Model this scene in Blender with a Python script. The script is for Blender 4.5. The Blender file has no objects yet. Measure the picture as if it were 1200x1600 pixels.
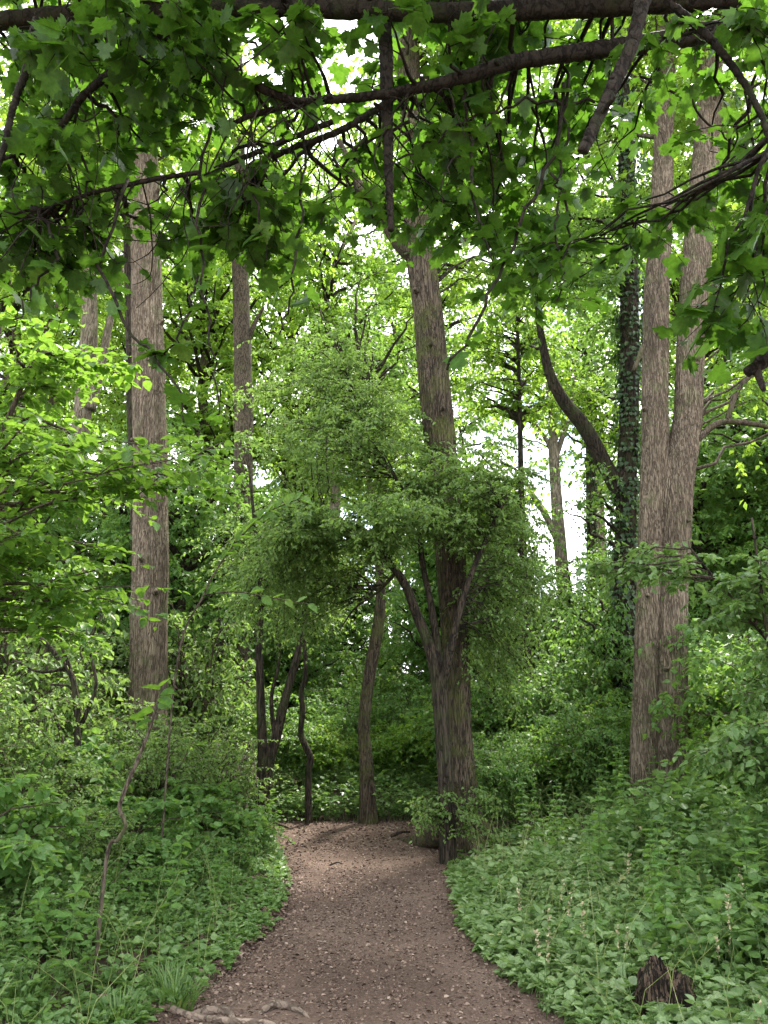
import bpy, math
import numpy as np
from math import radians, sin, cos, pi, atan, tan

# ------------------------------------------------------------------ scene, camera
sc = bpy.context.scene
COL = sc.collection
FPX = 1232.0                      # focal length in photo pixels (1200 x 1600)
PITCH = atan(300 / FPX)
CAM = np.array([0.0, 0.0, 1.6])
FW = np.array([0, cos(PITCH), sin(PITCH)])
UP = np.array([0, -sin(PITCH), cos(PITCH)])
RT = np.array([1.0, 0, 0])
Z = np.array([0, 0, 1.0])

def at(px, py, d):
    """world point at forward distance d seen at photo pixel px, py"""
    v = FW + (px - 600) / FPX * RT + (800 - py) / FPX * UP
    return CAM + v * (d / v[1])

def onground(px, py, z=0.0):
    v = FW + (px - 600) / FPX * RT + (800 - py) / FPX * UP
    return CAM + v * ((z - CAM[2]) / v[2])

def viewdepth(p):
    return float(np.dot(np.asarray(p) - CAM, FW))

cam = bpy.data.cameras.new('camera')
cam.sensor_fit = 'VERTICAL'
cam.sensor_height = 24.0
cam.lens = 12.0 * FPX / 800
cam.clip_start = 0.05
cam.clip_end = 3000
co = bpy.data.objects.new('camera', cam)
COL.objects.link(co)
co.location = CAM
co.rotation_euler = (pi / 2 + PITCH, 0, 0)
sc.camera = co

# ------------------------------------------------------------------ helpers
def nrmz(a):
    return a / np.maximum(np.linalg.norm(a, axis=-1, keepdims=True), 1e-9)

def sm(t, a, b):
    x = np.clip((np.asarray(t, float) - a) / (b - a), 0, 1)
    return x * x * (3 - 2 * x)

def tag(o, label=None, cat=None, group=None, kind=None):
    if label: o['label'] = label
    if cat: o['category'] = cat
    if group: o['group'] = group
    if kind: o['kind'] = kind
    return o

def empty(name, loc, label, cat, group=None):
    o = bpy.data.objects.new(name, None)
    COL.objects.link(o)
    o.location = loc
    o.empty_display_size = 0.2
    return tag(o, label, cat, group)

def copy_thing(root, loc, rotz, scale, label=None):
    r = root.copy(); COL.objects.link(r)
    r.location = loc; r.rotation_euler = (0, 0, rotz); r.scale = scale
    if label: r['label'] = label
    for ch in list(root.children):
        c = ch.copy(); COL.objects.link(c); c.parent = r
    return r

class Mesh:
    """collects polygons; build() links them as one mesh object"""
    def __init__(s):
        s.v = []; s.f = []; s.a = []; s.u = []; s.n = 0     # f: list of (M,k) arrays
    def add(s, v, faces, rnd=None, luv=None):
        v = np.asarray(v, float).reshape(-1, 3)
        for f in faces:
            s.f.append(np.asarray(f, np.int64) + s.n)
        s.v.append(v)
        s.a.append(np.zeros(len(v)) if rnd is None else np.broadcast_to(rnd, (len(v),)))
        s.u.append(np.zeros((len(v), 2)) if luv is None else luv)
        s.n += len(v)
    def build(s, name, mat, parent=None, origin=(0, 0, 0), smooth=True):
        me = bpy.data.meshes.new(name)
        V = np.concatenate(s.v) - np.asarray(origin, float)
        A = np.concatenate(s.a)
        F = [f.reshape(-1, f.shape[-1]) for f in s.f if f.size]
        loops = np.concatenate([f.ravel() for f in F])
        tot = np.concatenate([np.full(len(f), f.shape[1]) for f in F])
        start = np.concatenate([[0], np.cumsum(tot)[:-1]])
        me.vertices.add(len(V)); me.vertices.foreach_set('co', V.ravel().astype(np.float32))
        me.loops.add(len(loops)); me.loops.foreach_set('vertex_index', loops.astype(np.int32))
        me.polygons.add(len(tot)); me.polygons.foreach_set('loop_start', start.astype(np.int32))
        me.polygons.foreach_set('use_smooth', np.full(len(tot), smooth))
        at_ = me.attributes.new('rnd', 'FLOAT', 'POINT')
        at_.data.foreach_set('value', A.astype(np.float32))
        au = me.attributes.new('luv', 'FLOAT2', 'POINT')
        au.data.foreach_set('vector', np.concatenate(s.u).ravel().astype(np.float32))
        me.update(calc_edges=True)
        me.materials.append(mat)
        o = bpy.data.objects.new(name, me)
        COL.objects.link(o)
        if parent is not None: o.parent = parent
        else: o.location = origin
        return o

def tubes(mesh, pts, rad, sides=5, bump=None, caps=True, rnd=None):
    """pts (M,K,3) rad (M,K): M tapering tubes; bump(theta, arc) -> radius factor"""
    pts = np.asarray(pts, float); rad = np.asarray(rad, float)
    if pts.ndim == 2: pts = pts[None]; rad = rad[None]
    M, K, _ = pts.shape
    t = nrmz(np.gradient(pts, axis=1))
    mean = nrmz(pts[:, -1] - pts[:, 0])
    ref = np.where(np.abs(mean[:, 1:2]) < 0.8, np.array([[0, 1.0, 0]]), np.array([[1.0, 0, 0]]))[:, None, :]
    a = nrmz(np.cross(t, np.broadcast_to(ref, t.shape)))
    b = np.cross(t, a)
    th = np.arange(sides) / sides * 2 * pi
    rr = np.broadcast_to(rad[:, :, None], (M, K, sides)).copy()
    if bump is not None:
        seg = np.linalg.norm(np.diff(pts, axis=1), axis=2)
        arc = np.concatenate([np.zeros((M, 1)), np.cumsum(seg, 1)], 1)
        rr = rr * bump(th[None, None, :], arc[:, :, None])
    v = pts[:, :, None, :] + rr[..., None] * (np.cos(th)[None, None, :, None] * a[:, :, None, :] + np.sin(th)[None, None, :, None] * b[:, :, None, :])
    idx = np.arange(M * K * sides).reshape(M, K, sides)
    n = np.roll(idx, -1, axis=2)
    q = np.stack([idx[:, :-1], n[:, :-1], n[:, 1:], idx[:, 1:]], -1).reshape(-1, 4)
    faces = [q]
    if caps:
        faces.append(idx[:, -1, :].reshape(M, sides))
        faces.append(idx[:, 0, ::-1].reshape(M, sides))
    mesh.add(v.reshape(-1, 3), faces, rnd)

def spline(p, n):
    """Catmull-Rom through the rows of p, n samples"""
    p = np.asarray(p, float)
    if len(p) == 2:
        return p[0] + (p[1] - p[0]) * np.linspace(0, 1, n)[:, None]
    q = np.vstack([2 * p[0] - p[1], p, 2 * p[-1] - p[-2]])
    u = np.linspace(0, len(p) - 1 - 1e-6, n)
    i = u.astype(int); f = (u - i)[:, None]
    a, b, c, d = q[i], q[i + 1], q[i + 2], q[i + 3]
    return 0.5 * (2 * b + (c - a) * f + (2 * a - 5 * b + 4 * c - d) * f ** 2 + (3 * b - a - 3 * c + d) * f ** 3)

# ------------------------------------------------------------------ leaf shapes (length along +Y, face along +Z)
def tm(verts, faces):
    return np.array(verts, float), [np.array(f) for f in faces]

LEAF = {
    'rhomb': tm([(0, 0, 0), (-.3, .45, .05), (0, 1, -.1), (.3, .45, .05)], [[(0, 3, 2, 1)]]),
    'oval': tm([(0, 0, 0), (-.27, .28, .07), (-.25, .62, .05), (0, 1, -.12), (.25, .62, .05), (.27, .28, .07)],
               [[(0, 3, 2, 1), (0, 5, 4, 3)]]),
    'broad': tm([(0, 0, 0), (-.34, .12, .05), (-.43, .42, .04), (-.26, .74, -.02), (0, 1.02, -.15),
                 (.26, .74, -.02), (.43, .42, .04), (.34, .12, .05)],
                [[(0, 4, 3, 2, 1), (0, 7, 6, 5, 4)]]),
    'narrow': tm([(0, 0, 0), (-.11, .3, .03), (-.09, .65, .0), (0, 1, -.1), (.09, .65, .0), (.11, .3, .03)],
                 [[(0, 3, 2, 1), (0, 5, 4, 3)]]),
}
_half = [(.0, .0), (.10, -.10), (.30, -.16), (.26, .0), (.52, .06), (.62, .20), (.46, .24), (.50, .36), (.28, .42),
         (.34, .60), (.44, .78), (.28, .72), (.22, .86), (.12, .84), (.0, 1.06)]
_zz = [-.02 * abs(x) - .18 * (x * x + (y - .3) ** 2) + .10 * abs(x) for x, y in _half]
_mv = [(x, y, z) for (x, y), z in zip(_half, _zz)] + [(-x, y, z) for (x, y), z in zip(_half[1:-1], _zz[1:-1])]
_n = len(_half)
LEAF['maple'] = tm(_mv, [[tuple(range(_n))], [tuple([0] + [_n - 1] + list(range(_n + _n - 3, _n - 1, -1)))]])

_lr = np.random.default_rng(77)
def add_leaves(mesh, base, d, n, size, kind, rnd, wid=1.0):
    T, faces = LEAF[kind]
    N = len(base)
    if N == 0: return
    d = nrmz(d)
    r = nrmz(np.cross(d, n)); n = np.cross(r, d)
    s = np.broadcast_to(size, (N,))[:, None, None]
    V = base[:, None, :] + s * (wid * T[None, :, 0:1] * r[:, None, :] + T[None, :, 1:2] * d[:, None, :] + T[None, :, 2:3] * (.2 + 2.2 * _lr.random((N, 1, 1))) * n[:, None, :])
    off = (np.arange(N) * len(T))[:, None, None]
    mesh.add(V.reshape(-1, 3), [(f[None] + off).reshape(-1, f.shape[1]) for f in faces], np.repeat(rnd, len(T)), np.tile(T[:, :2], (N, 1)))

def rand_dirs(rng, n):
    return nrmz(rng.normal(size=(n, 3)))

def grow(rng, wood, leaf, src, C, R, nb, nt, nl, twig=.6, size=.1, kind='oval', droop=.2, shell=(.25, 1.0), r0=.03,
         flat=.45, sides=4, twigwood=True, arch=.12, srcr=None, zmin=None, updir=1.0, twr=.004, lean=.5, jit=.35):
    """branches from the nearest source point to targets in an ellipsoid, twigs on the branches, leaves on the twigs"""
    src = np.asarray(src, float); C = np.asarray(C, float); R = np.asarray(R, float)
    u = rand_dirs(rng, nb)
    T = C + R * u * (shell[0] + (shell[1] - shell[0]) * rng.random((nb, 1)) ** .6)
    if zmin is not None: T[:, 2] = np.maximum(T[:, 2], zmin)
    dxy = np.linalg.norm(src[None, :, :2] - T[:, None, :2], axis=2)
    want = T[:, None, 2] - lean * dxy
    cost = dxy + np.abs(src[None, :, 2] - want) * 1.0 + rng.random((nb, len(src))) * jit * R.mean()
    S = src[np.argmin(cost, 1)]
    L = np.linalg.norm(T - S, axis=1, keepdims=True)
    mid = (S + T) / 2 + Z * L * arch + rng.normal(size=(nb, 3)) * L * .10
    K = 9
    t = np.linspace(0, 1, K)[None, :, None]
    B = (1 - t) ** 2 * S[:, None] + 2 * t * (1 - t) * mid[:, None] + t ** 2 * T[:, None]
    B[:, 1:-1] += rng.normal(size=(nb, K - 2, 3)) * L[:, None] * .018
    rad = (r0 * np.clip(L / max(L.mean(), 1e-6), .4, 1.5)) * (1 - .85 * np.linspace(0, 1, K)[None, :])
    tubes(wood, B, rad, sides)
    # twigs
    M = nb * nt
    bi = np.repeat(np.arange(nb), nt)
    tt = 1 - .75 * rng.random(M) ** 1.3
    tt[::nt] = 1.0
    k = np.minimum((tt * (K - 1)).astype(int), K - 2); f = (tt * (K - 1) - k)[:, None]
    p0 = B[bi, k] * (1 - f) + B[bi, k + 1] * f
    tan_ = nrmz(B[bi, k + 1] - B[bi, k])
    h = rng.normal(size=(M, 3)); h[:, 2] *= flat
    d = nrmz(tan_ * .7 + nrmz(h) * .95)
    d[:, 2] *= .75
    tl = twig * (.45 + .8 * rng.random(M))
    s = np.linspace(0, 1, 4)[None, :, None]
    Q = p0[:, None] + d[:, None] * tl[:, None, None] * s - Z * (droop * tl)[:, None, None] * s ** 2 + rng.normal(size=(M, 4, 3)) * (tl * .03)[:, None, None] * s
    if twigwood:
        tubes(wood, Q, twr * (1.3 - np.linspace(0, 1, 4))[None, :] * np.ones((M, 1)), 3, caps=False)
    # leaves
    N = M * nl
    ti = np.repeat(np.arange(M), nl)
    ss = (.08 + .95 * rng.random(N))[:, None]
    b = p0[ti] + d[ti] * tl[ti, None] * ss - Z * (droop * tl[ti])[:, None] * ss ** 2
    td = nrmz(d[ti] - Z * 2 * (droop * ss))
    side = np.where(rng.random(N) < .5, -1, 1)[:, None]
    perp = nrmz(np.cross(td, np.broadcast_to(Z, td.shape))) * side
    ld = nrmz(td * .45 + perp * .8 + rng.normal(size=(N, 3)) * .38 - Z * droop * .9)
    ln = nrmz(Z * updir + rng.normal(size=(N, 3)) * .48)
    sz = size * (.45 + .95 * rng.random(N) ** 1.2)
    b = b + ld * size * .12
    rnd = np.clip(.5 * rng.random(N) + .5 * np.repeat(rng.random(M), nl), 0, 1)
    add_leaves(leaf, b, ld, ln, sz, kind, rnd)
    return B

# ------------------------------------------------------------------ materials
def newmat(name):
    m = bpy.data.materials.new(name); m.use_nodes = True
    nt = m.node_tree; nt.nodes.clear()
    out = nt.nodes.new('ShaderNodeOutputMaterial')
    return m, nt, out

def nd(nt, typ, **kw):
    n = nt.nodes.new(typ)
    for k, v in kw.items():
        if k in n.inputs: n.inputs[k].default_value = v
        else: setattr(n, k, v)
    return n

def ramp(nt, stops):
    n = nt.nodes.new('ShaderNodeValToRGB')
    cr = n.color_ramp
    while len(cr.elements) < len(stops): cr.elements.new(.5)
    for e, (p, c) in zip(cr.elements, stops):
        e.position = p; e.color = (*c, 1)
    return n

def leaf_mat(name, c0, c1, c2, trans, mix=.42, rough=.42, spec=.5, veins=5.0):
    m, nt, out = newmat(name)
    L = nt.links.new
    a = nd(nt, 'ShaderNodeAttribute', attribute_name='rnd')
    r = ramp(nt, [(0, c0), (.5, c1), (.93, c2), (1, (c2[0] * 1.5, c2[1] * 1.02, c2[2]))])
    L(a.outputs['Fac'], r.inputs[0])
    # midrib and side veins, paler than the blade
    u = nd(nt, 'ShaderNodeAttribute', attribute_name='luv')
    sp = nd(nt, 'ShaderNodeSeparateXYZ'); L(u.outputs['Vector'], sp.inputs[0])
    ax = nd(nt, 'ShaderNodeMath', operation='ABSOLUTE'); L(sp.outputs[0], ax.inputs[0])
    t1 = nd(nt, 'ShaderNodeMath', operation='MULTIPLY_ADD'); t1.inputs[1].default_value = -.8; L(ax.outputs[0], t1.inputs[0]); L(sp.outputs[1], t1.inputs[2])
    t2 = nd(nt, 'ShaderNodeMath', operation='MULTIPLY'); t2.inputs[1].default_value = veins; L(t1.outputs[0], t2.inputs[0])
    t3 = nd(nt, 'ShaderNodeMath', operation='PINGPONG'); t3.inputs[1].default_value = .5; L(t2.outputs[0], t3.inputs[0])
    t4 = nd(nt, 'ShaderNodeMath', operation='MULTIPLY'); t4.inputs[1].default_value = .16; L(t3.outputs[0], t4.inputs[0])
    t5 = nd(nt, 'ShaderNodeMath', operation='MINIMUM'); L(t4.outputs[0], t5.inputs[0]); L(ax.outputs[0], t5.inputs[1])
    vr = ramp(nt, [(0, (1.45, 1.35, 1.5)), (.028, (1, 1, 1)), (.08, (.93, .94, .92))]); L(t5.outputs[0], vr.inputs[0])
    tc = nd(nt, 'ShaderNodeTexCoord')
    no = nd(nt, 'ShaderNodeTexNoise'); no.inputs['Scale'].default_value = 38; no.inputs['Detail'].default_value = 3; L(tc.outputs['Object'], no.inputs[0])
    nr = ramp(nt, [(.3, (.72, .76, .7)), (.7, (1.25, 1.2, 1.2))]); L(no.outputs['Fac'], nr.inputs[0])
    m1 = nd(nt, 'ShaderNodeMix', data_type='RGBA', blend_type='MULTIPLY'); m1.inputs[0].default_value = 1
    L(r.outputs[0], m1.inputs[6]); L(vr.outputs[0], m1.inputs[7])
    m2 = nd(nt, 'ShaderNodeMix', data_type='RGBA', blend_type='MULTIPLY'); m2.inputs[0].default_value = 1
    L(m1.outputs[2], m2.inputs[6]); L(nr.outputs[0], m2.inputs[7])
    p = nd(nt, 'ShaderNodeBsdfPrincipled'); p.inputs['Roughness'].default_value = rough
    p.inputs['Specular IOR Level'].default_value = spec
    L(m2.outputs[2], p.inputs['Base Color'])
    tr = nd(nt, 'ShaderNodeBsdfTranslucent')
    mx = nd(nt, 'ShaderNodeMix', data_type='RGBA', blend_type='MIX')
    mx.inputs[0].default_value = .72
    mx.inputs[7].default_value = (*trans, 1)
    L(r.outputs[0], mx.inputs[6])
    m3 = nd(nt, 'ShaderNodeMix', data_type='RGBA', blend_type='MULTIPLY'); m3.inputs[0].default_value = 1
    L(mx.outputs[2], m3.inputs[6]); L(nr.outputs[0], m3.inputs[7])
    L(m3.outputs[2], tr.inputs['Color'])
    s = nd(nt, 'ShaderNodeMixShader'); s.inputs[0].default_value = mix
    L(p.outputs[0], s.inputs[1]); L(tr.outputs[0], s.inputs[2])
    L(s.outputs[0], out.inputs[0])
    return m

def bark_mat(name, dark, light, moss=None, moss_amt=0.0, sc_=26.0, stretch=.16, bump=.6, lichen=None):
    m, nt, out = newmat(name)
    L = nt.links.new
    tc = nd(nt, 'ShaderNodeTexCoord')
    mp = nd(nt, 'ShaderNodeMapping'); mp.inputs['Scale'].default_value = (1, 1, stretch)
    L(tc.outputs['Object'], mp.inputs[0])
    wn = nd(nt, 'ShaderNodeTexNoise'); wn.inputs['Scale'].default_value = 9; wn.inputs['Detail'].default_value = 4
    L(mp.outputs[0], wn.inputs[0])
    add = nd(nt, 'ShaderNodeVectorMath', operation='MULTIPLY_ADD')
    add.inputs[1].default_value = (.09, .09, .09)
    L(wn.outputs['Color'], add.inputs[0]); L(mp.outputs[0], add.inputs[2])
    ridge = []
    for k_, (f_, dt) in enumerate(((.55, 2), (1.25, 2))):
        rn = nd(nt, 'ShaderNodeTexNoise'); rn.inputs['Scale'].default_value = sc_ * f_; rn.inputs['Detail'].default_value = dt
        L(add.outputs[0], rn.inputs[0])
        sb = nd(nt, 'ShaderNodeMath', operation='SUBTRACT'); sb.inputs[1].default_value = .5; L(rn.outputs['Fac'], sb.inputs[0])
        ab = nd(nt, 'ShaderNodeMath', operation='ABSOLUTE'); L(sb.outputs[0], ab.inputs[0])
        ml = nd(nt, 'ShaderNodeMath', operation='MULTIPLY'); ml.inputs[1].default_value = (13.0, 9.0)[k_]; ml.use_clamp = True; L(ab.outputs[0], ml.inputs[0])
        ridge.append(ml)
    vo = nd(nt, 'ShaderNodeMath', operation='MULTIPLY'); L(ridge[0].outputs[0], vo.inputs[0])
    rmx = nd(nt, 'ShaderNodeMath', operation='MULTIPLY_ADD'); rmx.inputs[1].default_value = .6; rmx.inputs[2].default_value = .4
    L(ridge[1].outputs[0], rmx.inputs[0]); L(rmx.outputs[0], vo.inputs[1])
    fine = nd(nt, 'ShaderNodeTexNoise'); fine.inputs['Scale'].default_value = sc_ * 3; fine.inputs['Detail'].default_value = 6
    L(add.outputs[0], fine.inputs[0])
    big = nd(nt, 'ShaderNodeTexNoise'); big.inputs['Scale'].default_value = 2.2; big.inputs['Detail'].default_value = 5
    L(tc.outputs['Object'], big.inputs[0])
    rr = ramp(nt, [(0.08, (0, 0, 0)), (.62, (1, 1, 1))])
    L(vo.outputs[0], rr.inputs[0])
    hh = nd(nt, 'ShaderNodeMath', operation='MULTIPLY_ADD'); hh.inputs[1].default_value = .45
    L(fine.outputs['Fac'], hh.inputs[0]); L(rr.outputs[0], hh.inputs[2])
    cr = ramp(nt, [(.2, dark), (.75, tuple((a + b) / 2 for a, b in zip(dark, light))), (1.25 / 1.45, light)])
    hs = nd(nt, 'ShaderNodeMath', operation='DIVIDE'); hs.inputs[1].default_value = 1.45
    L(hh.outputs[0], hs.inputs[0]); L(hs.outputs[0], cr.inputs[0])
    col = cr.outputs[0]
    # broad patches, lighter and darker
    mv = nd(nt, 'ShaderNodeMix', data_type='RGBA', blend_type='MULTIPLY')
    br = ramp(nt, [(.3, (.62, .6, .58)), (.7, (1.15, 1.12, 1.1))])
    L(big.outputs['Fac'], br.inputs[0]); mv.inputs[0].default_value = 1
    L(col, mv.inputs[6]); L(br.outputs[0], mv.inputs[7]); col = mv.outputs[2]
    if moss is not None:
        mn = nd(nt, 'ShaderNodeTexNoise'); mn.inputs['Scale'].default_value = 3.2; mn.inputs['Detail'].default_value = 8
        mn.inputs['Roughness'].default_value = .7
        L(tc.outputs['Object'], mn.inputs[0])
        mr = ramp(nt, [(.62 - moss_amt * .4, (0, 0, 0)), (.80 - moss_amt * .4, (1, 1, 1))])
        L(mn.outputs['Fac'], mr.inputs[0])
        mm = nd(nt, 'ShaderNodeMix', data_type='RGBA')
        L(mr.outputs[0], mm.inputs[0]); L(col, mm.inputs[6]); mm.inputs[7].default_value = (*moss, 1)
        col = mm.outputs[2]
    p = nd(nt, 'ShaderNodeBsdfPrincipled'); p.inputs['Roughness'].default_value = .9
    p.inputs['Specular IOR Level'].default_value = .2
    L(col, p.inputs['Base Color'])
    bp = nd(nt, 'ShaderNodeBump'); bp.inputs['Strength'].default_value = bump; bp.inputs['Distance'].default_value = .03
    L(hh.outputs[0], bp.inputs['Height']); L(bp.outputs[0], p.inputs['Normal'])
    L(p.outputs[0], out.inputs[0])
    return m

def soil_mat(name, cols, scale=3.0, bump=.35):
    m, nt, out = newmat(name)
    L = nt.links.new
    tc = nd(nt, 'ShaderNodeTexCoord')
    a = nd(nt, 'ShaderNodeTexNoise'); a.inputs['Scale'].default_value = scale * .35; a.inputs['Detail'].default_value = 6
    b = nd(nt, 'ShaderNodeTexNoise'); b.inputs['Scale'].default_value = scale * 14; b.inputs['Detail'].default_value = 8; b.inputs['Roughness'].default_value = .7
    v = nd(nt, 'ShaderNodeTexVoronoi'); v.inputs['Scale'].default_value = scale * 26
    for n in (a, b, v): L(tc.outputs['Object'], n.inputs[0])
    mx = nd(nt, 'ShaderNodeMath', operation='MULTIPLY_ADD'); mx.inputs[1].default_value = .55
    h = nd(nt, 'ShaderNodeMath', operation='MULTIPLY'); h.inputs[1].default_value = .5
    L(a.outputs['Fac'], mx.inputs[0]); L(b.outputs['Fac'], h.inputs[0]); L(h.outputs[0], mx.inputs[2])
    r = ramp(nt, [(.34, cols[0]), (.5, cols[1]), (.68, cols[2])])
    L(mx.outputs[0], r.inputs[0])
    # small grit of its own colour
    gr = ramp(nt, [(.0, (.55, .55, .55)), (.5, (1, 1, 1)), (1, (1.5, 1.45, 1.4))])
    L(v.outputs['Color'], gr.inputs[0])
    mu = nd(nt, 'ShaderNodeMix', data_type='RGBA', blend_type='MULTIPLY'); mu.inputs[0].default_value = .55
    L(r.outputs[0], mu.inputs[6]); L(gr.outputs[0], mu.inputs[7])
    p = nd(nt, 'ShaderNodeBsdfPrincipled'); p.inputs['Roughness'].default_value = .95; p.inputs['Specular IOR Level'].default_value = .15
    L(mu.outputs[2], p.inputs['Base Color'])
    bp = nd(nt, 'ShaderNodeBump'); bp.inputs['Strength'].default_value = bump; bp.inputs['Distance'].default_value = .03
    hb = nd(nt, 'ShaderNodeMath', operation='MULTIPLY_ADD'); hb.inputs[1].default_value = -.5
    L(v.outputs['Distance'], hb.inputs[0]); L(b.outputs['Fac'], hb.inputs[2])
    L(hb.outputs[0], bp.inputs['Height']); L(bp.outputs[0], p.inputs['Normal'])
    L(p.outputs[0], out.inputs[0])
    return m

def attr_mat(name, stops, rough=.8):
    m, nt, out = newmat(name)
    a = nd(nt, 'ShaderNodeAttribute', attribute_name='rnd')
    r = ramp(nt, stops)
    nt.links.new(a.outputs['Fac'], r.inputs[0])
    p = nd(nt, 'ShaderNodeBsdfPrincipled'); p.inputs['Roughness'].default_value = rough; p.inputs['Specular IOR Level'].default_value = .25
    nt.links.new(r.outputs[0], p.inputs['Base Color']); nt.links.new(p.outputs[0], out.inputs[0])
    return m

M = dict(
    maple=leaf_mat('maple_leaf', (.028, .070, .013), (.038, .094, .016), (.056, .130, .020), (.155, .34, .024), .44, .42, .4),
    hazel=leaf_mat('hazel_leaf', (.050, .125, .022), (.072, .165, .028), (.105, .215, .036), (.30, .52, .05), .48, .45, .4),
    haw=leaf_mat('hawthorn_leaf', (.085, .150, .042), (.112, .195, .054), (.150, .245, .070), (.32, .50, .09), .46, .5, .4),
    far=leaf_mat('canopy_leaf', (.070, .150, .026), (.095, .200, .034), (.135, .250, .044), (.40, .62, .06), .52, .5, .35),
    under=leaf_mat('understorey_leaf', (.062, .140, .034), (.085, .180, .044), (.120, .230, .056), (.28, .48, .07), .45, .48, .4),
    herb=leaf_mat('herb_leaf', (.070, .145, .038), (.108, .200, .058), (.170, .265, .090), (.27, .45, .08), .40, .40, .5),
    ivy=leaf_mat('ivy_leaf', (.022, .055, .018), (.035, .080, .025), (.055, .11, .035), (.08, .17, .03), .28, .4),
    grass=leaf_mat('grass_blade', (.045, .100, .022), (.068, .135, .030), (.105, .18, .045), (.17, .32, .05), .38, .45),
    bark_grey=bark_mat('furrowed_bark', (.135, .106, .076), (.278, .230, .172), (.14, .155, .07), .22, 60, .12, .9),
    bark_oak=bark_mat('mossy_bark', (.042, .033, .024), (.128, .103, .074), (.090, .100, .030), .36, 54, .12, .9),
    bark_dark=bark_mat('dark_bark', (.015, .012, .009), (.068, .054, .040), (.05, .06, .022), .30, 44, .12, .8),
    bark_twig=bark_mat('thin_bark', (.035, .028, .020), (.13, .105, .08), (.07, .08, .03), .25, 40, .3, .3),
    bark_pale=bark_mat('pale_bark', (.11, .095, .07), (.33, .28, .22), (.13, .14, .06), .25, 44, .12, .8),
    bark_maple=bark_mat('maple_bark', (.010, .008, .006), (.036, .029, .023), (.028, .032, .014), .25, 30, .6, .35),
    root=bark_mat('root_bark', (.095, .073, .057), (.215, .170, .135), None, 0, 15, 1.0, .5),
    rot=bark_mat('rotten_wood', (.012, .009, .007), (.105, .075, .052), (.035, .05, .012), .25, 60, .16, 1.0),
    soil=soil_mat('forest_soil', ((.05, .035, .026), (.085, .06, .045), (.13, .095, .07)), 3.0),
    dirt=soil_mat('path_dirt', ((.048, .033, .025), (.090, .061, .047), (.145, .103, .081)), 3.0, .4),
    litter=attr_mat('dead_leaf', [(0, (.055, .036, .027)), (.35, (.13, .088, .066)), (.7, (.20, .142, .110)), (1, (.30, .23, .18))]),
    straw=attr_mat('dry_flower_head', [(0, (.22, .19, .10)), (1, (.44, .40, .25))]),
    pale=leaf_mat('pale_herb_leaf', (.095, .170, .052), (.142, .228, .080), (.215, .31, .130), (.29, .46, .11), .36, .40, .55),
    white=attr_mat('white_petal', [(0, (.65, .65, .58)), (1, (.8, .8, .75))]),
)

# ------------------------------------------------------------------ the ground and the path
_L = [(235, 1600), (370, 1500), (438, 1430), (455, 1380), (440, 1330), (405, 1296)]
_Rr = [(890, 1600), (838, 1555), (762, 1500), (722, 1440), (704, 1380), (704, 1330), (668, 1296)]
pl = np.array([onground(*p)[:2] for p in _L]); pr = np.array([onground(*p)[:2] for p in _Rr])
ly = np.concatenate([[-12, 1.5], pl[:, 1], [10.6, 11.0, 11.5, 14]])
lx = np.concatenate([[-1.3, -1.25], pl[:, 0], [-2.6, -6.0, -9.0, -9.0]])
ry = np.concatenate([[-12, 1.5], pr[:, 1], [10.6, 11.3, 12.2, 14]])
rx = np.concatenate([[1.2, 1.0], pr[:, 0], [.55, .5, .3, .3]])
def xl(y): return np.interp(y, ly, lx)
def xr(y): return np.interp(y, ry, rx)
YEND = 12.05
def gnoise(x, y):
    return (np.sin(x * 1.3 + .7 * y + 1) * np.sin(y * 1.1 - .4 * x) * .05 + np.sin(x * 3.7 + 2 * np.sin(y * 2.3)) * np.sin(y * 3.1 + x) * .018)
def ground(x, y):
    x = np.asarray(x, float); y = np.asarray(y, float)
    dl = xl(y) - x; dr = x - xr(y)
    near = .30 * sm(dl, 0, 2.6) + .50 * sm(dr, .1, 4.2)
    off = np.maximum(np.maximum(dl, dr), 0)
    near = near + gnoise(x, y) * sm(off, 0, .8)
    far = .22 + .25 * np.sin(x * .21 + 1) * np.sin(y * .17) + gnoise(x, y) + .35 * sm(x, 2, 6)
    w = sm(y, YEND - .1, YEND + 1.2)
    side = sm(off, 0, .05)
    return near * (1 - w) + far * w - .035 * (1 - w) * (1 - side) + .012 * np.sin(x * 5 + y * 2.3) * np.sin(y * 4.1 - x * 1.2) * (1 - side)

def graded(a, b, fine_a, fine_b, h, grow_):
    xs = list(np.arange(fine_a, fine_b + 1e-6, h)); s = h
    while xs[-1] < b: s *= grow_; xs.append(xs[-1] + s)
    s = h; pre = []; x = fine_a
    while x > a: s *= grow_; x -= s; pre.append(x)
    return np.array(pre[::-1] + xs)
gx = graded(-400, 400, -6, 6, .12, 1.16); gy = graded(-60, 600, -2, 15, .12, 1.14)
X, Y = np.meshgrid(gx, gy)
G = ground(X, Y)
inside = (X > xl(Y)) & (X < xr(Y)) & (Y < YEND)
G = np.where(inside, G - .03, G)
idx = np.arange(X.size).reshape(X.shape)
q = np.stack([idx[:-1, :-1], idx[:-1, 1:], idx[1:, 1:], idx[1:, :-1]], -1).reshape(-1, 4)
m = Mesh(); m.add(np.stack([X, Y, G], -1), [q]); go = m.build('ground', M['soil'])
tag(go, 'brown forest floor under the trees and shrubs', 'ground', kind='structure')

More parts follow.
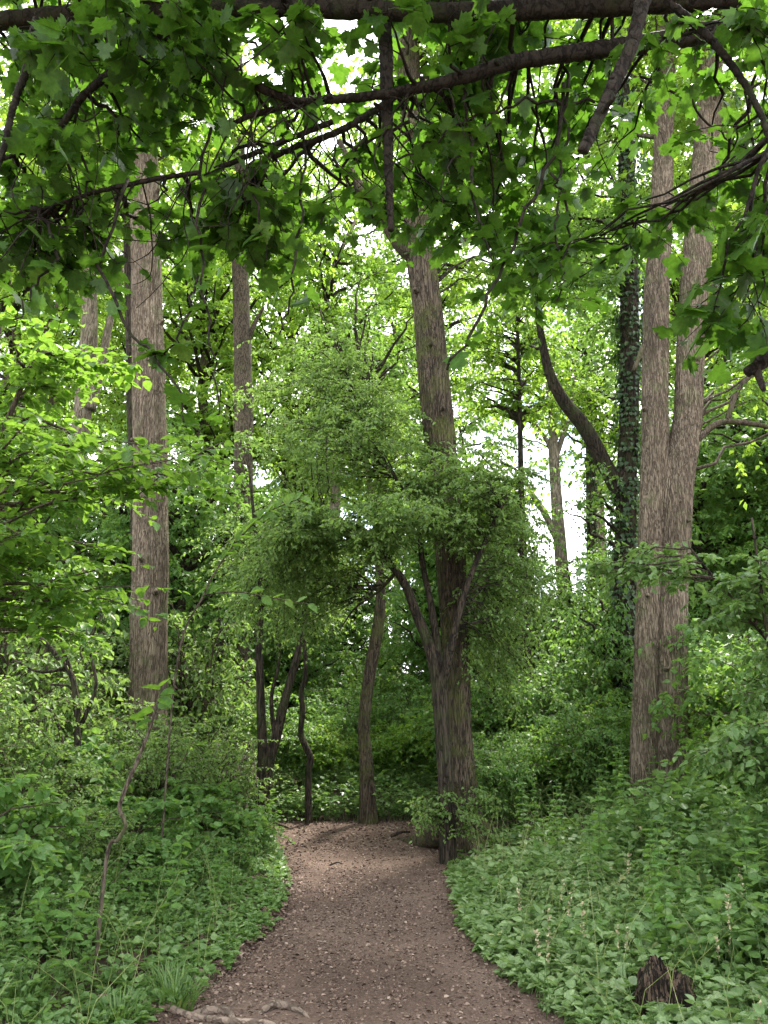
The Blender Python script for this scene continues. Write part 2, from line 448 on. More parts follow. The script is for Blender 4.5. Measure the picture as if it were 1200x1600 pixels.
ys = np.arange(-10, YEND + .01, .06); us = np.linspace(0, 1, 40)
wob = .05 * np.sin(ys * 7.1) + .04 * np.sin(ys * 13.7 + 1)
PX = (xl(ys) - .1 + wob)[:, None] * (1 - us) + (xr(ys) + .1 + .05 * np.sin(ys * 6.3 + 2) + .03 * np.sin(ys * 15))[:, None] * us
PY = np.broadcast_to(ys[:, None], PX.shape)
rngp = np.random.default_rng(5)
PZ = ground(np.clip(PX, xl(PY) + .001, xr(PY) - .001), PY) + .004 + rngp.normal(size=PX.shape) * .0025
PZ[:, 0] -= .05; PZ[:, -1] -= .05
idx = np.arange(PX.size).reshape(PX.shape)
q = np.stack([idx[:-1, :-1], idx[:-1, 1:], idx[1:, 1:], idx[1:, :-1]], -1).reshape(-1, 4)
m = Mesh(); m.add(np.stack([PX, PY, PZ], -1), [q]); po = m.build('path', M['dirt'])
tag(po, 'reddish brown trodden earth footpath leading into the wood', 'path', kind='structure')

# dead leaves on the path and its margins
rng = np.random.default_rng(11)
def scatter_litter(n, x, y, smin, smax, lift=.006):
    z = ground(x, y) + lift
    a = rng.random(n) * 2 * pi
    d = np.stack([np.cos(a), np.sin(a), rng.normal(size=n) * .25], -1)
    nn = nrmz(Z + rng.normal(size=(n, 3)) * .42)
    return np.stack([x, y, z], -1), d, nn, smin + (smax - smin) * rng.random(n) ** 2
m = Mesh()
n = 11000
y = 2.5 + 10 * rng.random(n) ** 1.1
u = rng.random(n)
edge = rng.random(n) < .45
u = np.where(edge, np.where(rng.random(n) < .5, .16 * rng.random(n) ** 1.3 - .05, 1.05 - .16 * rng.random(n) ** 1.3), u)
x0, x1 = np.maximum(xl(y), -3.2), xr(y)
x = x0 + (x1 - x0) * u
keep = rng.random(n) < np.where(edge, 1, .35 + .65 * (np.sin(x * 2.1 + y) * np.sin(y * 1.7 + 1) > -.1))
b, d, nn, s = scatter_litter(n, x, y, .008, .036)
k = keep
add_leaves(m, b[k], d[k], nn[k], s[k], 'oval', rng.random(k.sum()), 1.2)
n = 34000
y = 2.5 + 7.5 * rng.random(n) ** 1.5; x = xl(y) + (xr(y) - xl(y)) * rng.random(n) ** 1.35; x = np.maximum(x, -3)
b, d, nn, s = scatter_litter(n, x, y, .009, .034, .004); add_leaves(m, b, d, nn, s, 'oval', .8 * rng.random(n), 1.1)
n = 5000                                              # leaf carpet at the head of the path and under the left bank
y = 9.6 + 2.7 * rng.random(n); x = -3.0 + 3.4 * rng.random(n)
b, d, nn, s = scatter_litter(n, x, y, .02, .06); add_leaves(m, b, d, nn, s, 'oval', rng.random(n) * .8, 1.1)
n = 5000
y = 3.2 + 5 * rng.random(n); x = xl(y) - .5 * rng.random(n) ** 1.5
b, d, nn, s = scatter_litter(n, x, y, .02, .06, .012); add_leaves(m, b, d, nn, s, 'oval', rng.random(n), 1.1)
lo = m.build('leaf_litter', M['litter']); tag(lo, 'dry brown fallen leaves strewn over the earth path', 'leaf litter', kind='stuff')

# ------------------------------------------------------------------ trees
def bark_bump(seed, amp=.07, ridges=26, flare=0.0, flare_h=.5, lobes=5):
    r = np.random.default_rng(seed)
    ph = r.random(12) * 2 * pi
    def f(th, arc):
        w = .35 * np.sin(arc * 2.1 + ph[0]) + .2 * np.sin(arc * 5.3 + ph[1])
        a = np.abs(np.sin(th * ridges / 2 + w * 3 + .7 * np.sin(arc * 3.7 + th * 3 + ph[2])))
        low = .04 * np.sin(th * 2 + ph[3] + arc * .5) + .03 * np.sin(th * 3 + ph[4] - arc * .8) + .018 * np.sin(arc * 4 + ph[5] + th)
        fl = flare * np.exp(-arc / flare_h) * (.65 + .5 * np.sin(th * lobes + ph[6]) + .25 * np.sin(th * 3 + ph[7]))
        return 1 + amp * (a ** .6 - .7) + low + np.maximum(fl, 0)
    return f

def px_line(pts, d, base=True, sink=.25):
    """list of (px, py, width_px[, d]) -> world points and radii; the first stands on the ground"""
    P, R = [], []
    for i, p in enumerate(pts):
        dd = p[3] if len(p) > 3 else d
        w = at(p[0], p[1], dd)
        if i == 0 and base:
            w[2] = ground(w[0], w[1]) - sink
        P.append(w); R.append(p[2] / 2 / FPX * viewdepth(w))
    return np.array(P), np.array(R)

def stem(mesh, pts, d, base=True, seed=0, sides=48, step=.09, amp=.07, ridges=26, flare=0., flare_h=.5, lobes=5, sink=.25):
    P, R = px_line(pts, d, base, sink)
    L = np.linalg.norm(np.diff(P, axis=0), axis=1).sum()
    n = max(int(L / step), 6)
    S = spline(P, n)
    cum = np.concatenate([[0], np.cumsum(np.linalg.norm(np.diff(P, axis=0), axis=1))])
    cs = np.concatenate([[0], np.cumsum(np.linalg.norm(np.diff(S, axis=0), axis=1))])
    rr = np.interp(cs / cs[-1], cum / cum[-1], R)
    tubes(mesh, S, rr, sides, bark_bump(seed, amp, ridges, flare, flare_h, lobes))
    return S, rr

def knot(mesh, p, r, out_dir, length, seed):
    """a short broken branch stub or bark knot"""
    q = np.array([p, p + out_dir * length * .5, p + out_dir * length])
    tubes(mesh, spline(q, 7), r * np.array([1.5, 1.2, 1.0, .95, .9, .85, .55]), 10, bark_bump(seed, .15, 9))

class Tree:
    def __init__(s, name, base, label, cat='tree', group=None):
        s.root = empty(name, base, label, cat, group); s.o = np.asarray(base, float)
        s.tr = Mesh(); s.br = Mesh(); s.lf = Mesh()
    def done(s, barkm, leafm, twigm=None, crown='crown'):
        if s.tr.n: s.tr.build('trunk', barkm, s.root, s.o)
        if s.br.n: s.br.build('branches', twigm or barkm, s.root, s.o)
        if s.lf.n: s.lf.build(crown, leafm, s.root, s.o)
        return s.root

def gp(px, d):
    w = at(px, 1100, d); return (w[0], w[1], float(ground(w[0], w[1])))

# --- the tall straight trunk on the left
t = Tree('tall_tree', gp(230, 11), 'tall straight pale grey trunk rising from the thicket left of the path')
S, _ = stem(t.tr, [(235, 1220, 60), (233, 1000, 54), (235, 820, 51), (232, 600, 50), (229, 420, 47), (225, 200, 41), (221, 0, 38), (214, -400, 26)], 11, seed=1, sides=128, amp=.09, ridges=40, flare=.25)
for (px, py, dx) in ((252, 505, .5), (212, 690, -.4), (243, 925, .3), (222, 875, -.2), (245, 300, .6)):
    p = at(px, py, 10.80); knot(t.tr, p, .03, nrmz(np.array([dx, -.8, .2])), .09, int(px))
rng = np.random.default_rng(21)
grow(rng, t.br, t.lf, S[-70:], at(170, 60, 11.5), (3.0, 3.0, 3.2), 55, 14, 18, .9, .12, 'rhomb', .3, r0=.035)
t.done(M['bark_grey'], M['far'], M['bark_dark'])

# --- the twin stemmed tree on the right bank
t = Tree('twin_stemmed_tree', gp(1035, 10), 'big twin stemmed tree on the right bank, forking above a mossy crotch')
A, _ = stem(t.tr, [(1006, 1265, 50), (1007, 1180, 40), (1012, 1000, 36), (1018, 850, 38), (1022, 740, 41), (1023, 650, 39), (1025, 480, 38), (1033, 340, 34), (1038, 200, 30), (1041, 60, 27), (1046, -200, 22)], 10, seed=2, sides=128, amp=.09, ridges=36, flare=.18)
B, _ = stem(t.tr, [(1050, 1265, 60, 9.97), (1049, 1180, 51, 9.97), (1049, 1000, 47, 9.97), (1053, 860, 50, 9.97), (1058, 760, 52, 9.97), (1068, 700, 48, 9.98), (1076, 640, 43, 10), (1083, 480, 41, 10), (1095, 330, 40, 10), (1106, 200, 37, 10), (1111, 80, 33, 10), (1120, -250, 24, 10)], 10, seed=3, sides=128, amp=.09, ridges=38, flare=.18)
stem(t.tr, [(1046, 760, 20, 9.9), (1052, 715, 17, 9.88), (1060, 690, 9, 9.92)], 9.9, base=False, seed=9, sides=30)
for (px, py, dx, ln) in ((1060, 785, 0, .08), (1072, 815, .5, .08), (1040, 1045, .2, .10), (1070, 1075, .5, .07), (1006, 640, -.3, .06), (1062, 1130, .3, .05), (1030, 520, -.2, .06), (1012, 930, -.4, .05), (1090, 560, .5, .06)):
    p = at(px, py, 9.80); knot(t.tr, p, .024, nrmz(np.array([dx, -.9, .1])), ln, int(py))
stem(t.br, [(990, 580, 7), (1012, 520, 7), (1030, 450, 7), (1030, 380, 6), (1008, 330, 4)], 9.6, base=False, sides=8, amp=.02)
stem(t.br, [(1085, 690, 12), (1120, 662, 10), (1160, 660, 9), (1230, 672, 7)], 9.9, base=False, sides=8, amp=.02)
stem(t.br, [(1135, 660, 9), (1150, 615, 8), (1165, 595, 7), (1200, 560, 6)], 9.9, base=False, sides=8, amp=.02)
rng = np.random.default_rng(22)
grow(rng, t.br, t.lf, np.vstack([A[-60:], B[-60:]]), at(1080, 40, 10.6), (3.0, 2.6, 2.8), 55, 14, 18, .9, .11, 'rhomb', .3, r0=.03)
grow(rng, t.br, t.lf, B[60:120], at(1240, 480, 10.8), (1.3, 1.4, 2.0), 22, 12, 16, .7, .10, 'rhomb', .6, r0=.02)
t.done(M['bark_grey'], M['far'], M['bark_twig'])

# --- the leaning mossy tree in the middle
t = Tree('mossy_tree', gp(718, 9.6), 'thick mossy brown trunk at the path side, leaning slightly with one forked limb')
S, _ = stem(t.tr, [(728, 1310, 78), (722, 1240, 48), (717, 1130, 37), (712, 1000, 40), (703, 860, 45), (689, 720, 48), (678, 600, 48), (667, 480, 46), (655, 380, 46), (648, 280, 40), (640, 120, 36), (632, -150, 26)], 9.6, seed=4, sides=120, amp=.09, ridges=34, flare=.55, flare_h=.28, lobes=4)
stem(t.tr, [(652, 400, 34, 9.6), (630, 386, 26, 9.55), (608, 358, 20, 9.5), (585, 325, 15, 9.5), (560, 285, 12, 9.5), (530, 220, 9, 9.5)], 9.6, base=False, seed=8, sides=28, ridges=16)
for (px, py, px2, py2, w) in ((700, 1285, 618, 1306, 40), (745, 1285, 800, 1318, 40), (730, 1300, 760, 1345, 26)):
    a = at(px, py, 9.55); a[2] = .22; e = onground(px2, py2, 0); e[2] = -.06
    mid = (a + e) / 2 + np.array([0, 0, -.06])
    tubes(t.tr, spline([a, mid, e], 10), np.linspace(w * .0040, .03, 10), 12, bark_bump(px, .06, 8))
for (px, py, dx) in ((672, 540, .2), (650, 455, -.3), (690, 640, .4), (662, 330, .1), (705, 940, -.2)):
    p = at(px, py, 9.42); knot(t.tr, p, .03, nrmz(np.array([dx, -.9, .1])), .07, int(px))
rng = np.random.default_rng(23)
grow(rng, t.br, t.lf, S[-60:], at(700, 90, 10.4), (2.0, 2.4, 2.4), 42, 13, 17, .8, .11, 'rhomb', .3, r0=.03)
grow(rng, t.br, t.lf, S[-80:], at(800, 300, 10.8), (1.5, 1.6, 1.6), 20, 12, 15, .8, .11, 'rhomb', .4, r0=.025)
t.done(M['bark_oak'], M['far'], M['bark_dark'])

# --- the hawthorn that arches over the path
t = Tree('arching_hawthorn', gp(701, 8.9), 'small leaved hawthorn bending left over the path from a dark crooked stem')
A, _ = stem(t.tr, [(700, 1325, 28), (696, 1220, 23), (689, 1120, 23), (683, 1060, 23), (671, 1010, 18), (651, 960, 15), (632, 912, 13), (604, 876, 11), (568, 850, 8), (520, 825, 6), (480, 800, 4)], 8.9, seed=5, sides=24, ridges=12, amp=.08, step=.05)
B, _ = stem(t.tr, [(690, 1070, 15, 8.9), (676, 960, 11, 9.0), (660, 880, 9, 9.1), (648, 800, 7, 9.2), (600, 720, 6, 9.3), (570, 660, 5, 9.4), (540, 580, 3, 9.5)], 8.9, base=False, seed=6, sides=14, ridges=8)
C, _ = stem(t.tr, [(690, 1080, 14, 8.9), (712, 980, 10, 8.7), (735, 900, 8, 8.7), (770, 820, 6, 8.8), (800, 760, 4, 9)], 8.9, base=False, seed=7, sides=14, ridges=8)
D, _ = stem(t.tr, [(618, 895, 6, 8.9), (590, 925, 4.5, 9.1), (555, 950, 3, 9.2), (530, 985, 2, 9.2)], 8.9, base=False, seed=7, sides=10, ridges=8)
rng = np.random.default_rng(24)
hk = dict(kind='oval', droop=.35, flat=.6, r0=.0065, twr=.0022, jit=2.2, lean=.25)
hi = A[int(len(A) * .58):]; lowsrc = np.vstack([hi, B[len(B) // 3:], D[:len(D) // 2]])
src = np.vstack([hi, B[6:], C[6:]])
grow(rng, t.br, t.lf, src, at(580, 815, 8.4), (.95, .75, .34), 52, 12, 15, .28, .047, **hk)
grow(rng, t.br, t.lf, src, at(470, 830, 8.7), (.5, .6, .3), 22, 12, 14, .28, .045, **hk)
grow(rng, t.br, t.lf, src, at(555, 690, 9.3), (1.35, 1.2, .8), 80, 11, 15, .32, .048, **hk)
grow(rng, t.br, t.lf, src, at(480, 620, 9.9), (1.25, 1.0, .95), 56, 11, 14, .34, .050, **hk)
grow(rng, t.br, t.lf, lowsrc, at(470, 880, 9.3), (.7, .8, .6), 46, 11, 15, .36, .046, **dict(hk, droop=.42))
grow(rng, t.br, t.lf, lowsrc, at(430, 930, 9.6), (.7, .7, .6), 34, 11, 14, .36, .044, **dict(hk, droop=.55))
grow(rng, t.br, t.lf, np.vstack([B[6:], C[6:]]), at(745, 770, 8.9), (.8, .7, .6), 42, 11, 15, .32, .046, **hk)
grow(rng, t.br, t.lf, C[len(C) // 4:], at(800, 890, 9.6), (.75, .7, .95), 42, 11, 15, .38, .046, **dict(hk, droop=.45))
grow(rng, t.br, t.lf, C[len(C) // 4:], at(800, 1050, 10.0), (.5, .6, .6), 26, 11, 14, .34, .044, **dict(hk, droop=.5))
grow(rng, t.br, t.lf, np.vstack([B[6:], C[6:]]), at(690, 770, 8.7), (.45, .3, .55), 36, 11, 14, .28, .045, **hk)
grow(rng, t.br, t.lf, A[3:14], at(712, 1262, 8.8), (.5, .35, .26), 20, 9, 10, .25, .042, **hk)
t.done(M['bark_dark'], M['haw'], M['bark_dark'])

# --- slimmer trees around them, each with its own line
def simple_tree(name, label, lines, d, bark, crowns, leafm, seed, group=None, ivy=0, twig='bark_dark', flare=.2):
    t = Tree(name, gp(lines[0][0][0], d), label, 'tree', group)
    src = []
    for i, l in enumerate(lines):
        S, R = stem(t.tr, l, d, base=(i == 0), seed=seed + i, sides=28, ridges=18, amp=.06, flare=flare if i == 0 else 0)
        src.append(S)
        if i == 0: main, mr = S, R
    src = np.vstack(src)
    r = np.random.default_rng(seed)
    for c in crowns:
        c = dict(c); zlo = c.pop('src', .35)
        grow(r, t.br, t.lf, src[src[:, 2] > zlo * src[:, 2].max()], **c)
    root = t.done(M[bark], M[leafm], M[twig])
    if ivy:
        iv = Mesh(); n = ivy
        k = (r.random(n) ** 1.2 * (len(main) - 1)).astype(int)
        a = r.random(n) * 2 * pi
        o = np.stack([np.cos(a), np.sin(a), np.zeros(n)], -1)
        rad = mr[k][:, None] * (1.05 + .35 * r.random((n, 1)) + .3 * np.maximum(0, np.sin(k * .25 + a * 2))[:, None])
        b = main[k] + o * rad
        add_leaves(iv, b, nrmz(-Z + o * .4 + r.normal(size=(n, 3)) * .4), nrmz(o + Z * .4 + r.normal(size=(n, 3)) * .3), .05 + .05 * r.random(n), 'broad', r.random(n))
        iv.build('ivy', M['ivy'], root, t.o)
    return root

simple_tree('dark_tree', 'dark ivy clad trunk just left of the twin stemmed tree, one limb slanting left',
    [[(972, 1240, 40), (973, 1050, 34), (978, 800, 32), (984, 550, 29), (980, 300, 25), (974, 80, 20), (970, -150, 14)],
     [(980, 790, 26), (950, 735, 24), (915, 670, 22), (880, 625, 19), (858, 580, 15), (845, 520, 11), (835, 440, 7)]], 13, 'bark_dark',
    [dict(C=at(930, 380, 13.5), R=(1.9, 1.9, 2.4), nb=36, nt=13, nl=16, twig=.8, size=.11, kind='rhomb', droop=.4),
     dict(C=at(930, 120, 14), R=(2.6, 2.2, 2.2), nb=40, nt=13, nl=16, twig=.9, size=.12, kind='rhomb', droop=.3),
     dict(C=at(905, 760, 12.6), R=(.7, .7, .6), nb=7, nt=8, nl=10, twig=.5, size=.08, kind='rhomb', droop=.5, src=.2),
     dict(C=at(930, 1010, 12.6), R=(.75, .7, 1.4), nb=26, nt=11, nl=13, twig=.5, size=.08, kind='rhomb', droop=.9, src=.0)], 'under', 31, ivy=5000)
simple_tree('slim_tree', 'slim straight trunk between the tall left tree and the hawthorn',
    [[(376, 1160, 36), (377, 1000, 33), (380, 800, 31), (380, 620, 28), (377, 480, 25), (374, 360, 22), (372, 150, 18), (368, -60, 12)],
     [(382, 545, 9), (398, 505, 7), (412, 480, 4)]], 16, 'bark_twig',
    [dict(C=at(390, 270, 16.5), R=(2.4, 2.4, 3.0), nb=50, nt=13, nl=16, twig=.9, size=.13, kind='rhomb', droop=.3, src=.6)], 'far', 32)
simple_tree('pale_tree', 'pale crooked trunk far left behind the bright hazel leaves',
    [[(98, 1160, 36), (100, 1000, 32), (112, 830, 28), (125, 680, 26), (137, 560, 27), (140, 480, 22), (138, 300, 18), (136, 40, 12)],
     [(140, 640, 18), (158, 570, 14), (172, 500, 11), (190, 420, 8)]], 17, 'bark_pale',
    [dict(C=at(100, 300, 17.5), R=(3.0, 2.8, 3.2), nb=50, nt=13, nl=16, twig=1., size=.13, kind='rhomb', droop=.3, src=.6)], 'far', 33)
simple_tree('shadowy_trunk_tree', 'thin dark trunk half hidden behind the tall left tree',
    [[(216, 1160, 18), (214, 900, 17), (206, 650, 15), (202, 450, 14), (196, 250, 12), (190, 50, 9)]], 13, 'bark_dark',
    [dict(C=at(150, 250, 13.5), R=(1.8, 1.6, 1.8), nb=20, nt=12, nl=14, twig=.8, size=.12, kind='rhomb', droop=.3, src=.7)], 'far', 34)
simple_tree('bare_forked_tree', 'distant pale tree with forked bare limbs against the bright sky gap',
    [[(884, 1120, 24), (884, 960, 21), (876, 860, 19), (868, 760, 17), (865, 705, 16), (860, 640, 8), (850, 560, 5)],
     [(874, 850, 12), (850, 800, 10), (830, 770, 8), (815, 740, 5)],
     [(866, 720, 11), (880, 680, 8), (893, 640, 6), (900, 560, 4)],
     [(866, 712, 9), (852, 685, 6), (835, 660, 4)]], 22, 'bark_pale',
    [dict(C=at(840, 590, 22), R=(2.6, 2.0, 1.9), nb=42, nt=11, nl=13, twig=.9, size=.13, kind='rhomb', droop=.4, src=.7)], 'far', 35)
simple_tree('slender_far_tree', 'slender greenish far trunk standing in the sky gap right of the forked one',
    [[(926, 1120, 18), (925, 900, 16), (923, 780, 15), (922, 700, 13), (915, 560, 9)]], 25, 'bark_oak',
    [dict(C=at(930, 590, 25), R=(2.8, 2.2, 2.5), nb=46, nt=10, nl=12, twig=1., size=.15, kind='rhomb', droop=.4, src=.6)], 'under', 36, ivy=1500)
simple_tree('little_tree', 'little smooth stemmed tree where the path turns, standing alone under the arch',
    [[(577, 1275, 30), (573, 1200, 21), (569, 1130, 19), (578, 1050, 19), (590, 985, 19), (594, 930, 15), (590, 850, 11), (575, 740, 8), (560, 620, 5)]], 11.9, 'bark_oak',
    [dict(C=at(570, 560, 12.5), R=(1.6, 1.4, 1.6), nb=34, nt=12, nl=13, twig=.6, size=.08, kind='rhomb', droop=.4, src=.5)], 'under', 37, flare=.3)
simple_tree('multi_stem_tree', 'two bent slim stems fanning from one foot left of the path bend',
    [[(402, 1255, 24), (418, 1200, 18), (432, 1150, 16), (446, 1090, 14), (464, 1025, 11), (478, 960, 7), (486, 880, 4)],
     [(404, 1250, 16), (410, 1180, 15), (407, 1090, 13), (405, 1000, 11), (408, 930, 9), (400, 840, 6), (390, 740, 4)],
     [(430, 1155, 8), (424, 1090, 6), (436, 1030, 5), (430, 960, 3)]], 11.3, 'bark_dark',
    [dict(C=at(420, 860, 11.6), R=(1.0, 1.0, 1.1), nb=40, nt=12, nl=12, twig=.45, size=.06, kind='oval', droop=.5, src=.4, r0=.012)], 'haw', 38)
simple_tree('wiggly_stem', 'thin dark zigzag stem between the bent stems and the little tree',
    [[(484, 1262, 11), (482, 1215, 10), (485, 1185, 10), (477, 1165, 10), (470, 1145, 9), (473, 1110, 9), (471, 1080, 8), (478, 1050, 7), (474, 980, 5), (470, 900, 3)]], 11.8, 'bark_dark',
    [dict(C=at(480, 930, 11.9), R=(.6, .6, .7), nb=14, nt=10, nl=11, twig=.4, size=.055, kind='oval', droop=.5, src=.5, r0=.008)], 'haw', 39)
simple_tree('thin_right_tree', 'thin straight stem in the thicket right of the mossy tree',
    [[(828, 1230, 16), (826, 1100, 14), (822, 960, 13), (815, 800, 10), (812, 640, 7), (808, 480, 5)]], 15, 'bark_dark',
    [dict(C=at(755, 770, 15.5), R=(.9, .9, 1.3), nb=30, nt=10, nl=12, twig=.6, size=.09, kind='rhomb', droop=.4, src=.3),
     dict(C=at(790, 560, 15.5), R=(1.4, 1.3, 1.9), nb=50, nt=10, nl=12, twig=.6, size=.10, kind='rhomb', droop=.4, src=.5)], 'far', 40)
simple_tree('curved_stem_tree', 'short curved stem beside the thin straight one, bent like a hook',
    [[(762, 1240, 16), (763, 1120, 15), (770, 1070, 13), (765, 1020, 12), (760, 950, 10), (770, 860, 7)],
     [(770, 1075, 9), (780, 1045, 8), (776, 1010, 6)]], 13.2, 'bark_dark',
    [dict(C=at(775, 900, 13.3), R=(.8, .8, 1.0), nb=24, nt=10, nl=12, twig=.5, size=.075, kind='rhomb', droop=.5, src=.4)], 'under', 41)

# --- wood behind: three kinds of tree, many copies
def forest_proto(name, label, seed, h, crown_lo, crown_r, trunk_r, n, leafm, bark, size, group):
    r = np.random.default_rng(seed)
    t = Tree(name, (0, 0, 0), label, 'tree', group)
    pts = np.array([(r.normal() * .02 * z, r.normal() * .02 * z, z) for z in np.linspace(-.3, h * .93, 8)])
    S = spline(pts, 60)
    tubes(t.tr, S, np.linspace(trunk_r * 1.2, .03, 60), 14, bark_bump(seed, .06, 12, .25))
    src = S[S[:, 2] > crown_lo * .8]
    cz = (crown_lo + h) / 2
    grow(r, t.br, t.lf, src, (0, 0, cz), (crown_r, crown_r, (h - crown_lo) / 2), n, 13, 17, 1.1, size, 'rhomb', .35, r0=.05, shell=(.2, 1.), twigwood=False)
    return t.done(M[bark], M[leafm], M['bark_dark'])

FG = 'trees of the wood behind'
HIG = None
protos = [forest_proto('woodland_tree', 'tall broad crowned tree of the wood behind the path', 51, 21, 5.0, 4.2, .26, 110, 'far', 'bark_oak', .17, FG),
          forest_proto('woodland_tree', 'slim high crowned tree of the wood behind the path', 52, 24, 8.0, 3.2, .20, 90, 'far', 'bark_pale', .17, FG),
          forest_proto('woodland_tree', 'low bushy tree of the wood behind the path', 53, 9, 1.4, 2.5, .12, 80, 'under', 'bark_dark', .13, FG)]
first = [True] * 3
rng = np.random.default_rng(61)
def place_proto(k, px, d, s):
    w = gp(px, d)
    if first[k]:
        o = protos[k]; first[k] = False
        o.location = w; o.rotation_euler = (0, 0, rng.random() * 6.28); o.scale = (s, s, s)
    else:
        copy_thing(protos[k], w, rng.random() * 6.28, (s, s, s * (.9 + .2 * rng.random())))
for (k, px, d, s) in [
        (0, -60, 22, 1), (0, 300, 24, 1.0), (1, 180, 27, 1), (1, 30, 29, 1.05), (0, 440, 28, 1.0), (1, 520, 23, .9), (0, 600, 32, 1.0), (1, 680, 27, .95),
        (0, 1130, 23, 1.0), (0, 1260, 27, 1), (1, 1350, 21, 1), (0, -220, 30, 1.1), (1, 330, 36, 1.1), (0, 150, 38, 1.1), (0, 490, 42, 1.2),
        (1, 620, 44, 1.2), (0, 1160, 40, 1.1), (1, 960, 40, 1.5), (0, 1420, 34, 1.1), (1, -350, 25, 1.), (0, 0, 45, 1.2), (0, 1560, 26, 1.)]:
    place_proto(k, px, d, s)
for (px, d, s) in [(-40, 14, .8), (60, 16, .8), (170, 15, .7), (280, 14.5, .75), (340, 19, .9), (450, 18, .7), (540, 22, .8), (735, 20, .95), (708, 16, .72), (700, 17, .7), (770, 18, .62),
                   (840, 17, .5), (900, 19, .52), (860, 26, .6), (890, 21, .52), (930, 22, .5), (950, 24, .6), (800, 24, .62), (1010, 17, .6), (1120, 15, .8), (1200, 16, .95), (1300, 14, .9), (1090, 20, .9),
                   (430, 27, .8), (560, 30, .8), (680, 29, .8), (250, 24, .9), (1180, 25, .9), (-150, 18, 1), (1420, 18, 1)]:
    place_proto(2, px, d, s)

# --- shrubs of the understorey: kinds and copies
def shrub_proto(name, label, seed, h, r_, nb, leafm, size, kind, group, nt=11, nl=11, tw=.34, droop=.35, lo=.15):
    r = np.random.default_rng(seed)
    t = Tree(name, (0, 0, 0), label, 'shrub', group)
    src = np.stack([r.normal(size=14) * .10 * r_, r.normal(size=14) * .10 * r_, np.linspace(-.05, h * .45, 14)], -1)
    grow(r, t.br, t.lf, src, (0, 0, h * (.5 + lo / 2)), (r_, r_, h * (.5 - lo / 2)), nb, nt, nl, tw, size, kind, droop, r0=.010, shell=(.3, 1.), twr=.0028, lean=.2)
    return t.done(M['bark_dark'], M[leafm], M['bark_twig'], crown='leaves')

SH = 'leafy shrubs in the left thicket'
SHL = 'leafy green shrub of the thicket along the left of the path'
sp = [shrub_proto('leafy_shrub', SHL, 71, 1.2, .85, 34, 'under', .085, 'broad', SH, nt=8, nl=9),
      shrub_proto('leafy_shrub', SHL, 72, .8, .75, 44, 'under', .052, 'broad', SH, droop=.3, nt=9, nl=12),
      shrub_proto('leafy_shrub', SHL, 73, 1.5, .8, 46, 'haw', .046, 'oval', SH, nt=10, nl=13)]
sfirst = [True] * 3
def place_shrub(k, x, y, s, sz=1.0):
    z = float(ground(x, y)) - .03
    if sfirst[k]:
        o = sp[k]; sfirst[k] = False
        o.location = (x, y, z); o.rotation_euler = (0, 0, rng.random() * 6.28); o.scale = (s, s, s * sz)
    else:
        copy_thing(sp[k], (x, y, z), rng.random() * 6.28, (s, s, s * sz))
for (k, px, d, s, sz) in [
        (1, 60, 5.3, .6, .6), (0, -60, 5.6, .9, .9), (1, 190, 6.3, .62, .7), (0, 40, 6.2, .75, .8), (1, 290, 7.2, .6, .75), (2, 150, 6.9, .62, .7), (1, 350, 8.1, .55, .8), (0, 225, 7.6, .8, .75),
        (2, 60, 7.4, .85, .85), (0, 320, 8.8, .8, .8), (2, 250, 9.0, .9, .95), (2, 225, 9.9, .95, 1.05), (0, 110, 8.4, 1.0, .95), (2, -40, 7.6, 1.15, 1.1), (1, 385, 9.2, .7, .9), (2, 340, 10.0, .9, .9), (0, 170, 9.8, 1.0, .95),
        (2, 20, 10, 1.2, 1.2), (0, 265, 10.8, 1.1, 1.0), (0, -90, 9, 1.3, 1.2), (2, 335, 11.4, 1.1, 1.0), (0, 100, 12, 1.4, 1.2), (2, 210, 12.8, 1.3, 1.2),
        (2, 20, 9.2, 1.6, 1.3), (2, 80, 10.8, 1.6, 1.3), (0, -60, 10.8, 2.0, 1.4), (2, 300, 12.6, 1.6, 1.4), (0, 40, 12.8, 2.1, 1.5)]:
    w = at(px, 1100, d); place_shrub(k, w[0], w[1], s, sz)

BG = 'shrubs under the trees beyond the path'
BGL = 'bushy green shrub under the trees beyond the bend of the path'
sp2 = [shrub_proto('woodland_shrub', BGL, 75, 2.3, 1.3, 60, 'under', .085, 'rhomb', BG, 12, 14, .5),
       shrub_proto('woodland_shrub', BGL, 76, 1.6, 1.2, 60, 'far', .085, 'rhomb', BG, 12, 14, .45)]
f2 = [True, True]
for i, (px, d, s) in enumerate([(440, 13.2, .55), (500, 13.4, .6), (540, 14.4, .7), (610, 13.6, .55), (640, 14.6, .7), (690, 13.4, .8), (760, 12.6, .85), (820, 12.4, .8), (880, 12.8, .85), (930, 12.0, .8),
        (360, 13.6, .9), (300, 14, 1.), (800, 11.2, .6), (860, 11.4, .7), (910, 10.9, .6), (960, 11.2, .7), (560, 17, 1.), (480, 17, 1.), (650, 18, 1.), (420, 20, 1.2), (720, 19, 1.1), (850, 15, 1.1), (930, 15.5, 1.1),
        (1000, 13.6, 1.1), (1110, 12, 1.1), (1180, 12.5, 1.2), (1160, 10.6, .85), (1160, 10, 1.), (1220, 9.2, 1.), (780, 21, 1.2), (880, 21, 1.3), (590, 25, 1.5), (500, 25, 1.5), (680, 26, 1.5), (380, 26, 1.5), (1290, 11, 1.2), (770, 10.3, .5), (1165, 8.6, .6)]):
    w = gp(px, d); k = i % 2
    if f2[k]:
        f2[k] = False; o = sp2[k]; o.location = w; o.scale = (s, s, s)
    else:
        copy_thing(sp2[k], w, rng.random() * 6.28, (s, s, s * (.85 + .3 * rng.random())))

